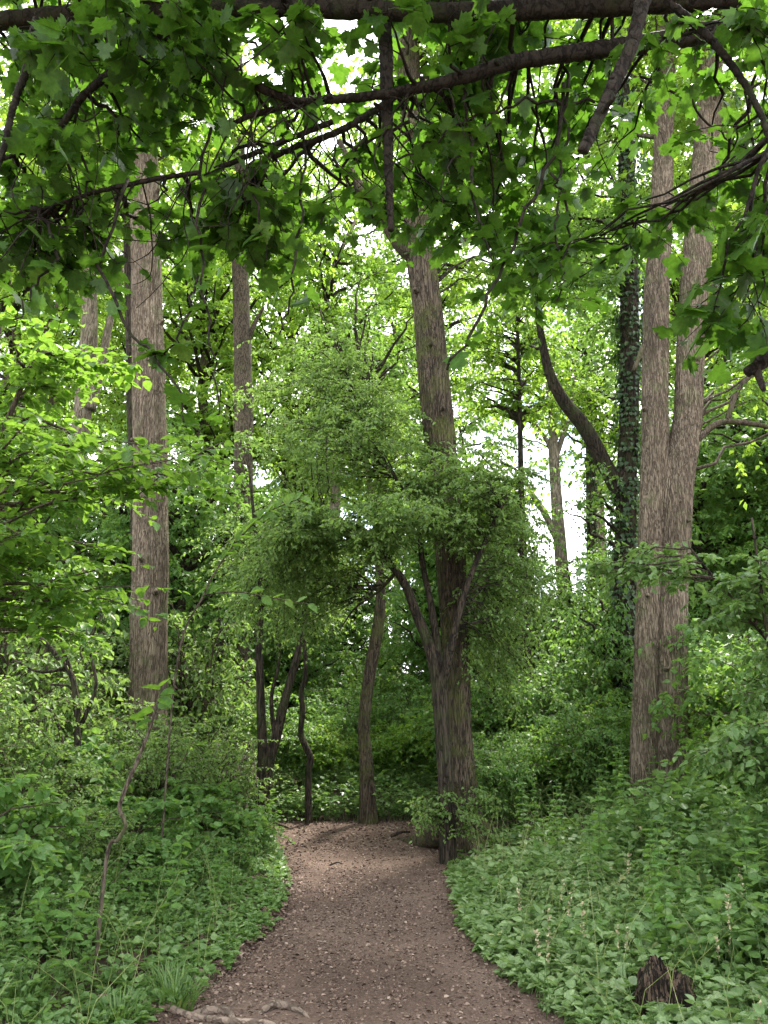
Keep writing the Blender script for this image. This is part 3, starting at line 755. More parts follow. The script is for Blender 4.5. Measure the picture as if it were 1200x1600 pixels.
# --- hazel with bright layered sprays reaching in from the left
t = Tree('hazel_bush', (-4.0, 6.6, float(ground(-4.0, 6.6))), 'hazel bush with bright yellow green layered leaves reaching in from the left', 'shrub')
r = np.random.default_rng(81)
src = []
for k in range(5):
    b = np.array([-4.0 + .15 * r.normal(), 6.6 + .15 * r.normal(), t.o[2] - .1])
    e = b + np.array([.5 + r.normal() * .35, r.normal() * .4, 4.6 + .8 * r.random()])
    S = spline([b, (b + e) / 2 + r.normal(size=3) * .15, e], 26); src.append(S)
    tubes(t.tr, S, np.linspace(.045, .012, 26), 10, bark_bump(k, .03, 6))
src = np.vstack(src)
hz = dict(kind='broad', droop=.14, flat=.18, updir=2.2, r0=.014, twr=.0028, arch=.06, lean=.15)
for (px, py, d, R, nb) in [(80, 570, 6.4, (.9, 1.0, .5), 13), (110, 720, 6.2, (1.2, 1.0, .3), 14), (220, 735, 6.0, (.9, .7, .16), 11), (60, 860, 6.3, (1.0, .9, .2), 13), (20, 680, 7., (1.2, 1.0, .6), 12), (130, 930, 6.6, (.8, .7, .16), 9), (40, 970, 6.8, (.9, .8, .2), 9)]:
    grow(r, t.br, t.lf, src, at(px, py, d), R, nb, 9, 9, .42, .080, **hz)
t.done(M['bark_twig'], M['hazel'], M['bark_twig'], 'leaves')

# --- elder shrub on the right edge
t = Tree('elder_shrub', (3.5, 6.6, float(ground(3.5, 6.6))), 'large pale green shrub at the right edge, its sprays crossing the twin trunk', 'shrub')
r = np.random.default_rng(82)
src = []
for k in range(5):
    b = np.array([3.6 + .15 * r.normal(), 6.7 + .15 * r.normal(), t.o[2] - .1])
    e = b + np.array([-.2 + r.normal() * .4, r.normal() * .4, 2.4 + .6 * r.random()])
    S = spline([b, (b + e) / 2 + r.normal(size=3) * .15, e], 20); src.append(S)
    tubes(t.tr, S, np.linspace(.03, .008, 20), 9, bark_bump(k, .03, 6))
src = np.vstack(src)
ek = dict(kind='oval', droop=.3, flat=.35, r0=.010, twr=.0028, arch=.08, lean=.2)
for (px, py, d, R, nb) in [(1190, 1160, 6.3, (.45, .6, .28), 24), (1180, 950, 6.8, (.45, .6, .18), 14), (1010, 880, 7.4, (.55, .4, .12), 10), (1200, 900, 6.8, (.5, .6, .2), 12), (1210, 1060, 6.6, (.4, .6, .35), 14)]:
    grow(r, t.br, t.lf, src, at(px, py, d), R, nb, 9, 10, .34, .075, **ek)
t.done(M['bark_dark'], M['herb'], M['bark_twig'], 'leaves')

# --- dark bare branching bush in the left thicket
t = Tree('bare_bush', gp(135, 8.2), 'dark bare branching bush in the shade below the hazel leaves', 'shrub')
for i, l in enumerate([[(138, 1180, 12), (118, 1090, 10), (92, 1030, 8), (50, 985, 6), (10, 960, 4)], [(120, 1095, 8), (108, 1040, 6), (95, 1000, 4), (98, 930, 3)],
                       [(128, 1130, 7), (150, 1070, 5), (140, 1010, 4), (160, 960, 3)], [(100, 1045, 6), (60, 1050, 4), (20, 1030, 3)], [(140, 1190, 7), (90, 1130, 5), (40, 1110, 4), (0, 1090, 3)], [(125, 1120, 6), (112, 1075, 4), (80, 1070, 3)]]):
    stem(t.br, l, 8.2, base=(i in (0, 4)), sides=7, amp=.02, seed=i)
t.br.build('branches', M['bark_dark'], t.root, t.o)

# --- thin sapling in front of the thicket
t = Tree('crooked_sapling', gp(158, 5.1), 'thin crooked sapling with a few broad leaves at its tip, front of the left thicket', 'sapling')
S, _ = stem(t.tr, [(156, 1400, 6.5), (166, 1345, 6), (184, 1312, 6), (196, 1290, 6), (187, 1262, 6.5), (195, 1235, 6.5), (212, 1195, 6), (230, 1150, 5), (246, 1100, 4), (252, 1070, 2.5)], 5.1, sides=10, amp=.05, ridges=5, step=.03, seed=4)
r = np.random.default_rng(84)
for (px, py, s, dx, dy) in [(246, 1098, .11, 1, .2), (250, 1078, .12, -.6, .5), (240, 1110, .12, -1, -.5), (236, 1125, .11, -.8, -.6), (250, 1090, .10, .6, -.5), (252, 1072, .10, .4, .8), (225, 1120, .09, -1, .0), (251, 1084, .10, 1, .5)]:
    b = at(px, py, 5.1)
    add_leaves(t.lf, b[None], np.array([[dx, -.35, dy * .5]]), nrmz(Z + r.normal(size=3) * .4)[None], np.array([s]), 'broad', r.random(1))
t.done(M['bark_twig'], M['hazel'], None, 'leaves')
t = Tree('arching_shoot', gp(262, 7.4), 'long pale green arching shoot with narrow leaves in front of the tall left tree', 'shoot')
S, _ = stem(t.tr, [(262, 1150, 3.5), (276, 1040, 3.2), (318, 930, 3), (345, 880, 2.6), (380, 835, 2.4), (420, 800, 2), (470, 778, 1.5)], 7.4, sides=7, amp=.02, step=.05)
S2, _ = stem(t.tr, [(318, 930, 2.6), (370, 925, 2.2), (430, 935, 2), (490, 945, 1.2)], 7.4, base=False, sides=7, amp=.02, step=.05)
for SS in (S[len(S) // 2:], S2):
    for i in range(1, len(SS), 2):
        dv = nrmz(SS[min(i + 1, len(SS) - 1)] - SS[i - 1]); side = (1 if i % 4 == 1 else -1)
        add_leaves(t.lf, SS[i][None], (dv * .8 + np.array([0, -.3, side * .5]))[None], nrmz(np.array([0, -.6, .8]) + r.normal(size=3) * .3)[None], np.array([.11 + .06 * r.random()]), 'oval', r.random(1))
t.done(M['bark_twig'], M['hazel'], None, 'leaves')

# ------------------------------------------------------------------ the maple overhead
MB = np.array([4.6, 3.6, float(ground(4.6, 3.6))])
t = Tree('overhanging_maple', MB, 'maple with big lobed leaves and dark limbs hanging across the top of the view')
tubes(t.tr, spline([MB - Z * .3, MB + (-.1, 0, 2.5), MB + (-.3, .1, 5.2), MB + (-.5, .2, 9)], 90), np.linspace(.28, .12, 90), 40, bark_bump(90, .05, 24, .4))
fork = MB + np.array([-.25, .1, 4.6]); fork2 = MB + np.array([-.4, .15, 5.6])
def limb(pts, d, first=None, sides=14, seed=0):
    P, Rr_ = px_line(pts, d, False)
    if first is not None:
        P = np.vstack([first[0], P]); Rr_ = np.concatenate([[first[1]], Rr_])
    n = 14 * len(P); S = spline(P, n); S[1:-1] += np.random.default_rng(seed + 500).normal(size=(n - 2, 3)) * .002; rr = np.interp(np.linspace(0, 1, n), np.linspace(0, 1, len(P)), Rr_)
    tubes(t.tr, S, rr, sides, bark_bump(seed, .10, 8))
    q_ = np.random.default_rng(seed + 900)
    for k_ in range(len(P)):                              # knots and snapped side twigs
        c_ = S[q_.integers(3, n - 3)]; o_ = nrmz(q_.normal(size=3))
        knot(t.tr, c_, .4 * rr[n // 2], o_, .6 * rr[n // 2] + .10 * q_.random() ** 2, seed)
    return S
LB = limb([(1330, 20, 38), (1200, 36, 34), (1080, 56, 30), (1000, 70, 29), (900, 82, 26), (800, 98, 23), (720, 122, 20), (640, 140, 16), (560, 152, 14), (480, 160, 11), (400, 178, 9), (350, 200, 6)], 3.6, (fork, .12), 20, 1)
LA = limb([(1300, -40, 38), (1150, -10, 37), (1000, 4, 34), (850, 14, 30), (700, 20, 27), (560, 16, 27), (420, 14, 24), (300, 16, 27), (150, 22, 29), (40, 30, 27), (-80, 44, 24), (-220, 70, 14)], 3.5, (fork2, .13), 20, 2)
LC = limb([(1018, -40, 24), (1000, 20, 23), (985, 75, 22), (960, 130, 21), (932, 190, 19), (910, 238, 18)], 3.0, None, 18, 3)
LD = limb([(180, 20, 21), (250, 50, 19), (310, 72, 18), (360, 108, 16), (410, 138, 14), (470, 158, 10), (520, 150, 8)], 3.5, None, 14, 4)
LF = limb([(58, 30, 13), (46, 90, 12), (30, 140, 11), (16, 185, 10), (4, 240, 9), (-20, 300, 7)], 3.3, None, 10, 5)
LE = limb([(1420, 430, 34), (1330, 480, 30), (1250, 535, 26), (1200, 562, 22), (1168, 582, 17)], 3.4, (fork - Z * .5, .07), 12, 6)
LV = limb([(598, 20, 22), (603, 90, 21), (604, 150, 19), (606, 220, 16), (608, 290, 13), (611, 360, 9)], 3.7, None, 12, 7)
LG = limb([(210, 80, 14), (165, 120, 13), (130, 150, 12), (100, 190, 10), (60, 225, 8), (0, 250, 6)], 3.6, None, 10, 8)
LH = limb([(520, 190, 9), (420, 230, 9), (330, 265, 8), (240, 280, 8), (150, 300, 7), (60, 330, 5)], 3.8, None, 8, 9)
LI = limb([(1040, 0, 12), (1100, 50, 12), (1150, 110, 11), (1185, 170, 10), (1210, 240, 7)], 3.2, None, 10, 10)
LJ = limb([(640, 135, 12), (540, 200, 11), (440, 240, 9), (380, 290, 6)], 3.9, None, 8, 11)
fine = [[(880, 130, 6), (870, 230, 6), (830, 320, 5.5), (780, 420, 5), (735, 520, 5), (698, 578, 4)], [(860, 270, 5), (890, 330, 4), (880, 420, 3), (870, 470, 2)],
        [(720, 130, 5), (735, 240, 5), (745, 330, 4), (770, 420, 3)], [(880, 90, 5), (885, 180, 5), (880, 260, 4), (868, 350, 4), (875, 400, 3)],
        [(930, 160, 5), (820, 160, 5), (720, 195, 4), (620, 250, 4)], [(640, 190, 6), (560, 230, 5), (520, 300, 4), (500, 350, 3)],
        [(470, 170, 6), (430, 230, 5), (400, 300, 4), (410, 370, 3)], [(330, 200, 5), (310, 300, 5), (315, 400, 4), (320, 470, 4), (335, 560, 3), (340, 660, 2.5)],
        [(200, 280, 6), (160, 400, 5), (150, 420, 5), (200, 510, 5), (245, 560, 4), (280, 610, 4), (287, 660, 3)], [(310, 430, 4), (290, 500, 4), (265, 550, 3), (240, 552, 3)],
        [(60, 330, 5), (90, 400, 5), (60, 440, 4), (20, 500, 3)], [(480, 190, 5), (470, 300, 4), (462, 400, 4), (450, 500, 3), (420, 520, 3)],
        [(520, 250, 5), (560, 300, 4), (600, 350, 3)], [(1000, 120, 4), (1080, 160, 4), (1150, 230, 3), (1200, 270, 3)], [(1160, 120, 4), (1180, 260, 4), (1190, 340, 3)],
        [(800, 110, 4), (760, 200, 4), (700, 260, 3), (690, 330, 2)], [(100, 190, 4), (140, 280, 4), (120, 340, 3)], [(1100, 300, 4), (1180, 210, 3), (1200, 190, 3)]]
TW = []
for i, l in enumerate(fine):
    P, Rr_ = px_line(l, 3.7, False)
    P = spline(P, 22); r = np.random.default_rng(200 + i)
    P[1:-1] += r.normal(size=(20, 3)) * .012
    tubes(t.br, P, np.interp(np.linspace(0, 1, 22), np.linspace(0, 1, len(Rr_)), Rr_), 6)
    TW.append(P)
q_ = np.random.default_rng(92)
for k in range(70):                                     # thin leafless twigs drooping from the limbs
    L_ = (LB, LA, LD, LH, LJ, LG)[k % 6]; p_ = L_[q_.integers(len(L_) // 3, len(L_))]
    ln_ = .25 + .75 * q_.random() ** 1.5; dr_ = np.array([q_.normal() * .45, q_.normal() * .35, -.8])
    P = spline([p_, p_ + dr_ * ln_ * .35 + q_.normal(size=3) * .06, p_ + dr_ * ln_ * .7 + q_.normal(size=3) * .08, p_ + dr_ * ln_ + q_.normal(size=3) * .1], 14)
    tubes(t.br, P + q_.normal(size=P.shape) * .006 * np.linspace(0, 1, 14)[:, None], np.linspace(.0055, .0022, 14), 5)
r = np.random.default_rng(91)
src = np.vstack([LB, LA, LD, LH, LJ, LG, LI])
mk = dict(kind='maple', droop=.35, flat=.35, r0=.011, twr=.0036, arch=.02, lean=.05, sides=5, jit=1.2)
for (px, py, d, R, nb, nl) in [
        (120, 110, 3.9, (.9, .9, .30), 15, 6), (320, 170, 4.0, (.6, .9, .30), 12, 6), (500, 110, 4.4, (.3, .6, .2), 4, 5), (90, 300, 4.0, (.6, .8, .26), 12, 5), (350, 320, 4.2, (.6, .7, .2), 9, 5),
        (680, 60, 4.2, (.4, .7, .14), 6, 5), (660, 250, 4.3, (.5, .7, .30), 8, 5), (740, 190, 4.5, (.7, .7, .26), 11, 5), (790, 310, 4.4, (.55, .7, .25), 10, 5), (880, 190, 4.5, (.6, .7, .28), 9, 5), (860, 430, 4.5, (.4, .5, .18), 7, 5),
        (1150, 170, 4.2, (.5, .8, .3), 6, 5), (1170, 330, 3.9, (.35, .5, .25), 3, 4), (60, 420, 4.2, (.5, .6, .14), 8, 5), (450, 350, 4.3, (.4, .5, .18), 6, 5)]:
    grow(r, t.br, t.lf, src, at(px, py, d), R, int(nb * 1.2), 5, nl, .34, .100, **mk)
for (px, py, d, R, nb) in [(240, 25, 3.15, (.35, .2, .06), 5), (480, 10, 3.15, (.3, .2, .06), 4), (690, 10, 3.2, (.3, .2, .05), 3), (1090, 60, 3.2, (.3, .2, .08), 4), (60, 40, 3.1, (.2, .2, .06), 3)]:
    grow(r, t.br, t.lf, np.vstack([LA, LB]), at(px, py, d), R, nb, 4, 5, .26, .09, **mk)
# the crown above the view, which keeps the limbs in shade
grow(r, t.br, t.lf, src, (-.3, 2.4, 6.3), (3.4, 2.0, .6), 40, 9, 7, .6, .15, **mk)
grow(r, t.br, t.lf, src, LE[-1] + np.array([.15, .2, .35]), (.35, .3, .10), 6, 5, 5, .28, .11, **mk)
for P in TW:                                            # leaves along the hanging twigs
    n = 9
    b = P[r.integers(3, 22, n)]
    add_leaves(t.lf, b, nrmz(r.normal(size=(n, 3)) * (1, 1, .4) - Z * .3), nrmz(Z + r.normal(size=(n, 3)) * .4), .07 + .06 * r.random(n), 'maple', r.random(n))
t.done(M['bark_maple'], M['maple'], M['bark_maple'])

# ------------------------------------------------------------------ herbs, grass, flowers
def herbs(mesh, stems, rng, x, y, h, nleaf, size, kind='broad'):
    n = len(x); z = ground(x, y)
    base = np.stack([x, y, z], -1)
    lean = rng.normal(size=(n, 3)) * .25; lean[:, 2] = 1
    top = base + nrmz(lean) * h[:, None]
    tubes(stems, np.stack([base - Z * .02, (base + top) / 2 + rng.normal(size=(n, 3)) * .01, top], 1), np.array([[.003, .0025, .0015]]) * np.ones((n, 1)), 3, caps=False, rnd=.5)
    pi_ = np.repeat(np.arange(n), nleaf)
    s = .25 + .78 * rng.random(len(pi_)) ** .7
    b = base[pi_] + (top - base)[pi_] * s[:, None]
    a = rng.random(len(pi_)) * 2 * pi
    d = np.stack([np.cos(a), np.sin(a), .25 + rng.normal(size=len(pi_)) * .28 - .1], -1)
    b = b + nrmz(d) * (.10 * h[pi_])[:, None]
    nn = nrmz(Z + rng.normal(size=(len(pi_), 3)) * .36)
    sp_ = rng.random(n)                                   # one leaf shape per plant
    sz = size[pi_] * (.5 + .75 * rng.random(len(pi_)))
    rnd = np.clip(.5 * rng.random(len(pi_)) + .5 * np.repeat(rng.random(n), nleaf), 0, 1)
    for lo_, hi_, kd, wid, k in ((0, .5, 'broad', .95, 1.0), (.5, .75, 'oval', 1.1, 1.0), (.75, .87, 'narrow', 1.3, 1.35), (.87, 1.01, 'maple', .8, 1.15)):
        q_ = ((sp_ >= lo_) & (sp_ < hi_))[pi_]
        add_leaves(mesh, b[q_], d[q_], nn[q_], sz[q_] * k, kd, rnd[q_], wid)

STUMP = onground(1044, 1590, .06)
rng = np.random.default_rng(101)
hm = Mesh()
n = 9500                                                # right bank
y = 2.6 + 9.4 * rng.random(n) ** 1.25
dr = .02 + (rng.random(n) ** .85) * (.9 + .62 * y)
x = xr(y) + dr - .05
patch = np.sin(x * 2.1 + 1.5 * np.sin(y * 1.3)) * np.sin(y * 1.9 + x)
h = (.04 + .10 * sm(dr, 0, .6) + .26 * sm(dr, .4, 2.2)) * (.5 + .8 * rng.random(n)) * (1 + .6 * patch)
siz = .050 + .022 * sm(dr, .3, 1.8) + .024 * patch
nearst = np.hypot(x - STUMP[0], (y - STUMP[1] + .25) * .7)
h = np.where(nearst < .3, np.minimum(h, .12), h)
ok = np.hypot(x - STUMP[0], y - STUMP[1]) > .15
x, y, h, siz = x[ok], y[ok], h[ok], siz[ok]
herbs(hm, hm, rng, x, y, h, 9, siz)
n = 4200                                                # left margin
y = 3.0 + 7.4 * rng.random(n) ** 1.2
dl = .02 + rng.random(n) ** 1.1 * 2.2
x = xl(y) - dl
h = (.05 + .16 * sm(dl, .1, 1.0)) * (.6 + .7 * rng.random(n))
herbs(hm, hm, rng, x, y, h, 8, .04 + .02 * rng.random(n))
n = 6500                                                # under the far trees
y = 12.0 + 8 * rng.random(n) ** 2; x = -6 + 12 * rng.random(n)
herbs(hm, hm, rng, x, y, .12 + .33 * rng.random(n), 7, .055 + .03 * rng.random(n))
n = 700                                                 # thin grass culms leaning over both banks
y = 2.8 + 8 * rng.random(n); q_ = rng.random(n) < .7
x = np.where(q_, xr(y) + .15 + 3.5 * rng.random(n), xl(y) - .1 - 1.5 * rng.random(n)); z = ground(x, y)
b = np.stack([x, y, z], -1); ln_ = rng.normal(size=(n, 3)) * .22; ln_[:, 2] = 0; hh_ = (.25 + .4 * rng.random(n))[:, None]
tubes(hm, np.stack([b, b + Z * hh_ * .6 + ln_ * hh_ * .6, b + Z * hh_ + ln_ * hh_ * 1.9], 1), np.array([[.0022, .0018, .0008]]) * np.ones((n, 1)), 3, caps=False, rnd=.97)
ho = hm.build('ground_cover', M['herb']); tag(ho, 'dense green herbs carpeting both banks of the path', 'ground cover', kind='stuff')

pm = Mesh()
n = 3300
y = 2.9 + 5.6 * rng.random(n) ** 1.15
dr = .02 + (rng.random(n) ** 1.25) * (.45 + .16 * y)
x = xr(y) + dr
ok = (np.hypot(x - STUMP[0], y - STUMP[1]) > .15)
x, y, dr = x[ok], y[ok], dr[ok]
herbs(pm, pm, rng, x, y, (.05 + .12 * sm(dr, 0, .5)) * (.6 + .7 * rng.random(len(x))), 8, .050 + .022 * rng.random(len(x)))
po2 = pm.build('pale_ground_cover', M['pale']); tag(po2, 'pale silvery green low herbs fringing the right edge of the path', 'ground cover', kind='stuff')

def blades(mesh, rng, bx, by, n, spread, hgt, wid=.008):
    a = rng.random(n) * 2 * pi; rr_ = spread * rng.random(n) ** .7
    x = bx + np.cos(a) * rr_ * .5; y = by + np.sin(a) * rr_ * .5
    z = ground(x, y) - .01
    h = hgt * (.5 + .7 * rng.random(n))
    o = np.stack([np.cos(a + rng.normal(size=n) * .5), np.sin(a + rng.normal(size=n) * .5), np.zeros(n)], -1)
    side = np.cross(o, Z)
    b = np.stack([x, y, z], -1)
    bend = (.3 + .6 * rng.random(n))
    P = [b + o * (bend * h * s ** 2)[:, None] + Z * (h * (s - .35 * bend * s ** 2.5))[:, None] for s in (0., .35, .7, 1.)]
    w = [wid, wid * .9, wid * .6, .0005]
    V = np.stack([p + sg * side * ww for p, ww in zip(P, w) for sg in (-1, 1)], 1)
    off = (np.arange(n) * 8)[:, None, None]
    f = np.array([(0, 1, 3, 2), (2, 3, 5, 4), (4, 5, 7, 6)])[None] + off
    mesh.add(V.reshape(-1, 3), [f.reshape(-1, 4)], np.repeat(rng.random(n), 8))

GT = 'grass tufts at the foot of the left bank'
for i, (px, py, n, hg, lab) in enumerate([(345, 1560, 190, .17, 'arching grass tuft beside the pale roots at the path edge'), (185, 1590, 150, .15, None), (30, 1575, 200, .24, 'coarse grass tuft in the bottom left corner'),
                                         (85, 1500, 140, .26, None), (260, 1530, 120, .15, None), (640 - 150, 1270, 160, .35, 'grassy tuft in front of the zigzag stem at the path head'), (550, 1272, 180, .35, 'grassy tuft left of the foot of the little tree')]):
    w = onground(px - (70 if i == 0 else 0), py - (12 if i < 2 else 0), .05 if i < 5 else 0.0)
    if i >= 5: w[1] += .35
    gm = Mesh(); blades(gm, rng, w[0], w[1], n, .22 if i < 5 else .5, hg, .005)
    o = (w[0], w[1], float(ground(w[0], w[1])))
    g = gm.build('grass_tuft', M['grass'], None, o)
    tag(g, lab or 'small grass tuft among the herbs at the foot of the left bank', 'grass tuft', GT)

# nettles standing over the herbs
NG = 'nettles along both banks'
npz = []
for v in range(3):
    r = np.random.default_rng(330 + v); st = Mesh(); lf_ = Mesh(); H = .7 + .1 * v
    top = np.array([.07 * r.normal(), .07 * r.normal(), H])
    S = spline([(0, 0, -.04), top * .5 + r.normal(size=3) * .02, top], 14); tubes(st, S, np.linspace(.004, .002, 14), 5, rnd=.3)
    for k in range(3, 14):
        a = k * 1.57 + r.normal() * .15
        for sg in (0, pi):
            d = np.array([cos(a + sg), sin(a + sg), .15 - .25 * r.random()])
            add_leaves(lf_, S[k][None], d[None], nrmz(Z + r.normal(size=3) * .25)[None], np.array([(.10 - .004 * abs(k - 6)) * (.75 + .4 * r.random()) * (1 if k < 12 else .5)]), 'oval', np.array([.4 + .5 * r.random()]), 1.15)
    root = empty('nettle', (0, 0, 0), 'upright nettle with paired toothed leaves standing above the herbs of the banks', 'plant', NG)
    st.build('stem', M['grass'], root); lf_.build('leaves', M['under'], root); npz.append(root)
ff = [True] * 3
r = np.random.default_rng(337)
for i in range(115):
    y = 3.6 + 6.5 * r.random()
    x = float(xr(y) + .7 + 2.6 * r.random()) if i % 3 else float(xl(y) - .35 - 1.6 * r.random())
    if np.hypot(x - STUMP[0], y - STUMP[1]) < .4 or (x > 0 and y < STUMP[1] and abs(x - STUMP[0]) < .5): continue
    k = i % 3; s_ = .45 + .6 * r.random(); z = float(ground(x, y))
    if ff[k]: ff[k] = False; npz[k].location = (x, y, z); npz[k].scale = (s_, s_, s_)
    else: copy_thing(npz[k], (x, y, z), r.random() * 6.28, (s_, s_, s_ * (.9 + .3 * r.random())))

# bare dead twigs at the foot of the bent stems
o_ = gp(385, 10.0)
dm = Mesh(); r = np.random.default_rng(341)
for k in range(16):
    a_ = at(335 + 62 * r.random(), 1150 + 110 * r.random(), 9.7 + .5 * r.random()); e_ = a_ + np.array([.35 * r.random() - .28, .15 * r.normal(), -.25 - .3 * r.random()])
    e_[2] = max(e_[2], float(ground(e_[0], e_[1])) + .01)
    tubes(dm, spline([a_, (a_ + e_) / 2 + r.normal(size=3) * .05, e_], 9), np.linspace(.004, .010, 9), 5)
db = empty('dead_brushwood', o_, 'tangle of bare dead twigs at the end of the left thicket', 'twigs'); dm.build('twigs', M['bark_pale'], db, o_)['kind'] = 'stuff'

# dry flower stalks standing over the right bank
FS = 'dry flower stalks on the right bank'
sm_ = []
for v in range(3):
    hd = Mesh(); st = Mesh(); r = np.random.default_rng(300 + v)
    H = .55 + .12 * v
    top = np.array([.05 * r.normal(), .05 * r.normal(), H])
    tubes(st, spline([(0, 0, -.03), (top * .5 + r.normal(size=3) * .015), top], 8), np.linspace(.004, .002, 8), 5, rnd=.3)
    n = 26
    s = .74 + .34 * r.random(n)
    b = top * s[:, None]
    a = r.random(n) * 6.28
    add_leaves(hd, b, np.stack([np.cos(a), np.sin(a), .7 * np.ones(n)], -1), rand_dirs(r, n), .018 + .02 * r.random(n), 'oval', r.random(n), 1.1)
    root = empty('dry_flower_stalk', (0, 0, 0), 'straw coloured dry flower stalk standing above the herbs of the right bank', 'plant', FS)
    st.build('stalk', M['grass'], root); hd.build('flower_head', M['straw'], root)
    sm_.append(root)
ff = [True] * 3
for i, (px, py) in enumerate([(840, 1430), (850, 1440), (858, 1435), (980, 1330), (990, 1340), (895, 1355), (1010, 1300), (1135, 1440), (1140, 1460), (1130, 1450), (970, 1425), (965, 1440), (1175, 1540), (1185, 1555), (910, 1460), (1110, 1310), (880, 1390),
                              (1170, 1400), (1060, 1340), (870, 1360), (940, 1300), (1120, 1400), (820, 1390), (1000, 1290), (1150, 1350)]):
    w = onground(px, py + 45, .3); z = float(ground(w[0], w[1])); k = i % 3
    s = .45 + .25 * rng.random()
    if ff[k]: ff[k] = False; o = sm_[k]; o.location = (w[0], w[1], z); o.scale = (s, s, s)
    else: copy_thing(sm_[k], (w[0], w[1], z), rng.random() * 6.28, (s, s, s))

# ------------------------------------------------------------------ the rotten stump, roots and fallen twigs
w = STUMP.copy(); w[2] = float(ground(w[0], w[1]))
r = np.random.default_rng(111)
sides, K = 64, 30
th = np.arange(sides) / sides * 2 * pi
hgt = .215 + .055 * np.exp(-((np.angle(np.exp(1j * (th - 1.9)))) / .7) ** 2) + .05 * np.exp(-((np.angle(np.exp(1j * (th - 3.6)))) / .5) ** 2) + .012 * np.abs(np.sin(th * 9 + 1)) + .016 * r.random(sides)
ss = np.linspace(0, 1, K)
sv = ss[:, None]
lump = .16 * np.sin(th * 3 + 4 * sv + 1) * np.sin(sv * 5 + th) + .10 * np.sin(th * 7 - 6 * sv) * np.sin(sv * 9 + 2 * th) + .07 * np.abs(np.sin(th * 13 + 3 * np.sin(sv * 3)))
rad = (.125 - .05 * sv ** 3) * (1 + lump + .03 * r.normal(size=(1, sides)) + .025 * r.normal(size=(K, sides))) + .06 * np.exp(-sv * 6) * (.6 + .4 * np.sin(th * 3))
V = np.stack([rad * np.cos(th), rad * np.sin(th) * .9, ss[:, None] * hgt[None] - .04], -1)
inner = np.stack([.45 * rad[-1] * np.cos(th), .45 * rad[-1] * np.sin(th) * .9, hgt * .55], -1)
V = np.concatenate([V, inner[None]], 0)
idx = np.arange((K + 1) * sides).reshape(K + 1, sides); nx = np.roll(idx, -1, 1)
st = Mesh(); st.add(V.reshape(-1, 3), [np.stack([idx[:-1], nx[:-1], nx[1:], idx[1:]], -1).reshape(-1, 4), idx[-1][None]])
so = st.build('tree_stump', M['rot'], None, (0, 0, 0)); so.location = (w[0], w[1], w[2]); so.scale = (1.22, 1.2, 1.25)
tag(so, 'dark rotten broken stump among the herbs at the bottom right', 'tree stump')

RG = 'roots across the path'
for i, (pts, lab) in enumerate([
        ([(215, 1572, 10), (245, 1570, 17), (285, 1576, 17), (320, 1584, 14), (370, 1592, 14), (420, 1596, 12), (470, 1602, 8)], 'long pale root crossing the path, nearest to the camera'),
        ([(270, 1578, 8), (305, 1577, 14), (340, 1573, 17), (358, 1578, 14), (372, 1588, 7)], 'short humped pale root behind the long root'),
        ([(398, 1580, 7), (415, 1574, 15), (432, 1568, 19), (450, 1571, 15), (474, 1578, 8), (490, 1584, 5)], 'pale root hump lying alone, right of the other roots')]):
    P = []; Rr_ = []
    for k, (px, py, wd) in enumerate(pts):
        g_ = onground(px, py, 0); g_[2] = float(ground(g_[0], g_[1])) + (.016 if 0 < k < len(pts) - 1 else -.03)
        P.append(g_); Rr_.append(wd / 2 / FPX * viewdepth(g_) * .8)
    S = spline(P, 40); rr_ = np.interp(np.linspace(0, 1, 40), np.linspace(0, 1, len(Rr_)), Rr_)
    rm = Mesh(); tubes(rm, S, rr_, 20, bark_bump(i + 70, .05, 5)); o = P[0]
    ro = rm.build('tree_root', M['root'], None, o); tag(ro, lab, 'root', RG)

for i, (a, b, wd, lab) in enumerate([((410, 1288), (450, 1293), 6, 'dark fallen stick lying where the path bends left'), ((612, 1306), (640, 1300), 6, 'thin dark stick beside the flared root of the mossy tree'), ((515, 1352), (535, 1350), 3, 'tiny twig in the middle of the path')]):
    A_, B_ = onground(*a, .015), onground(*b, .02)
    tw = Mesh(); tubes(tw, spline([A_, (A_ + B_) / 2 + np.array([.01, .03, .015]), B_], 10), np.linspace(1, .5, 10) * wd / 2 / FPX * viewdepth(A_), 7, bark_bump(i, .08, 5))
    to = tw.build('fallen_stick', M['bark_dark'], None, A_); tag(to, lab, 'stick')

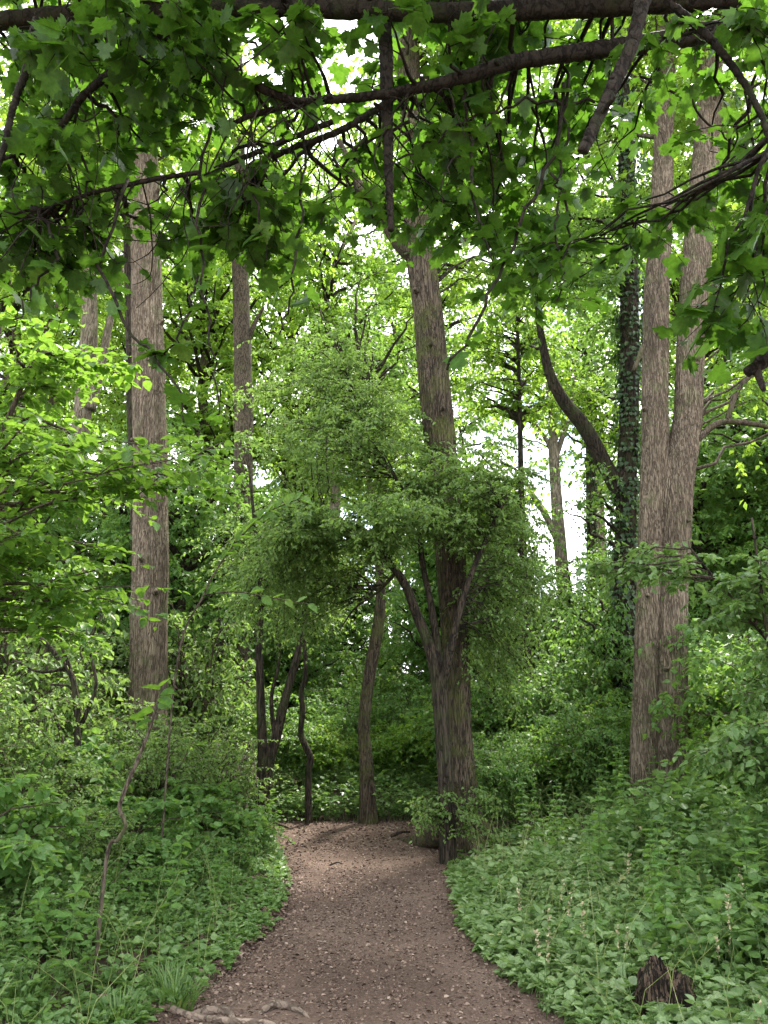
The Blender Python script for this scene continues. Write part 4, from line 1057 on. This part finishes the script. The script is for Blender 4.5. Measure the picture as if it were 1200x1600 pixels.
# ------------------------------------------------------------------ light: bright cloudy sky and a soft high sun
SUN_EL, SUN_AZ = radians(58), radians(25)             # azimuth clockwise from +Y
wd = bpy.data.worlds.new('World'); sc.world = wd; wd.use_nodes = True
nt = wd.node_tree; nt.nodes.clear()
L = nt.links.new
sky = nt.nodes.new('ShaderNodeTexSky'); sky.sky_type = 'NISHITA'; sky.sun_disc = False
sky.sun_elevation = SUN_EL; sky.sun_rotation = SUN_AZ
tc = nt.nodes.new('ShaderNodeTexCoord')
cn = nt.nodes.new('ShaderNodeTexNoise'); cn.inputs['Scale'].default_value = 3.0; cn.inputs['Detail'].default_value = 8; cn.inputs['Roughness'].default_value = .6
L(tc.outputs['Generated'], cn.inputs[0])
cr = ramp(nt, [(.36, (0, 0, 0)), (.50, (1, 1, 1))]); L(cn.outputs['Fac'], cr.inputs[0])
mx = nt.nodes.new('ShaderNodeMix'); mx.data_type = 'RGBA'
L(cr.outputs[0], mx.inputs[0]); L(sky.outputs[0], mx.inputs[6]); mx.inputs[7].default_value = (7.5, 7.6, 7.8, 1)
bg = nt.nodes.new('ShaderNodeBackground'); bg.inputs['Strength'].default_value = .12
L(mx.outputs[2], bg.inputs[0])
wo = nt.nodes.new('ShaderNodeOutputWorld'); L(bg.outputs[0], wo.inputs[0])

sl = bpy.data.lights.new('sun', 'SUN'); sl.energy = 3.0; sl.angle = radians(4); sl.color = (1, .95, .86)
so_ = bpy.data.objects.new('sun', sl); COL.objects.link(so_)
from mathutils import Vector
dirv = Vector((sin(SUN_AZ) * cos(SUN_EL), cos(SUN_AZ) * cos(SUN_EL), sin(SUN_EL)))
so_.rotation_euler = (-dirv).to_track_quat('-Z', 'Y').to_euler()
so_.location = (0, 0, 40)

# ------------------------------------------------------------------ picture settings
vs = sc.view_settings
vs.view_transform = 'Standard'; vs.look = 'None'; vs.gamma = 1; vs.use_curve_mapping = False
vs.exposure = 2.22
cy = sc.cycles
cy.max_bounces = 8; cy.diffuse_bounces = 6; cy.glossy_bounces = 2; cy.transmission_bounces = 6; cy.transparent_max_bounces = 4
cy.sample_clamp_indirect = 6
cy.use_denoising = True
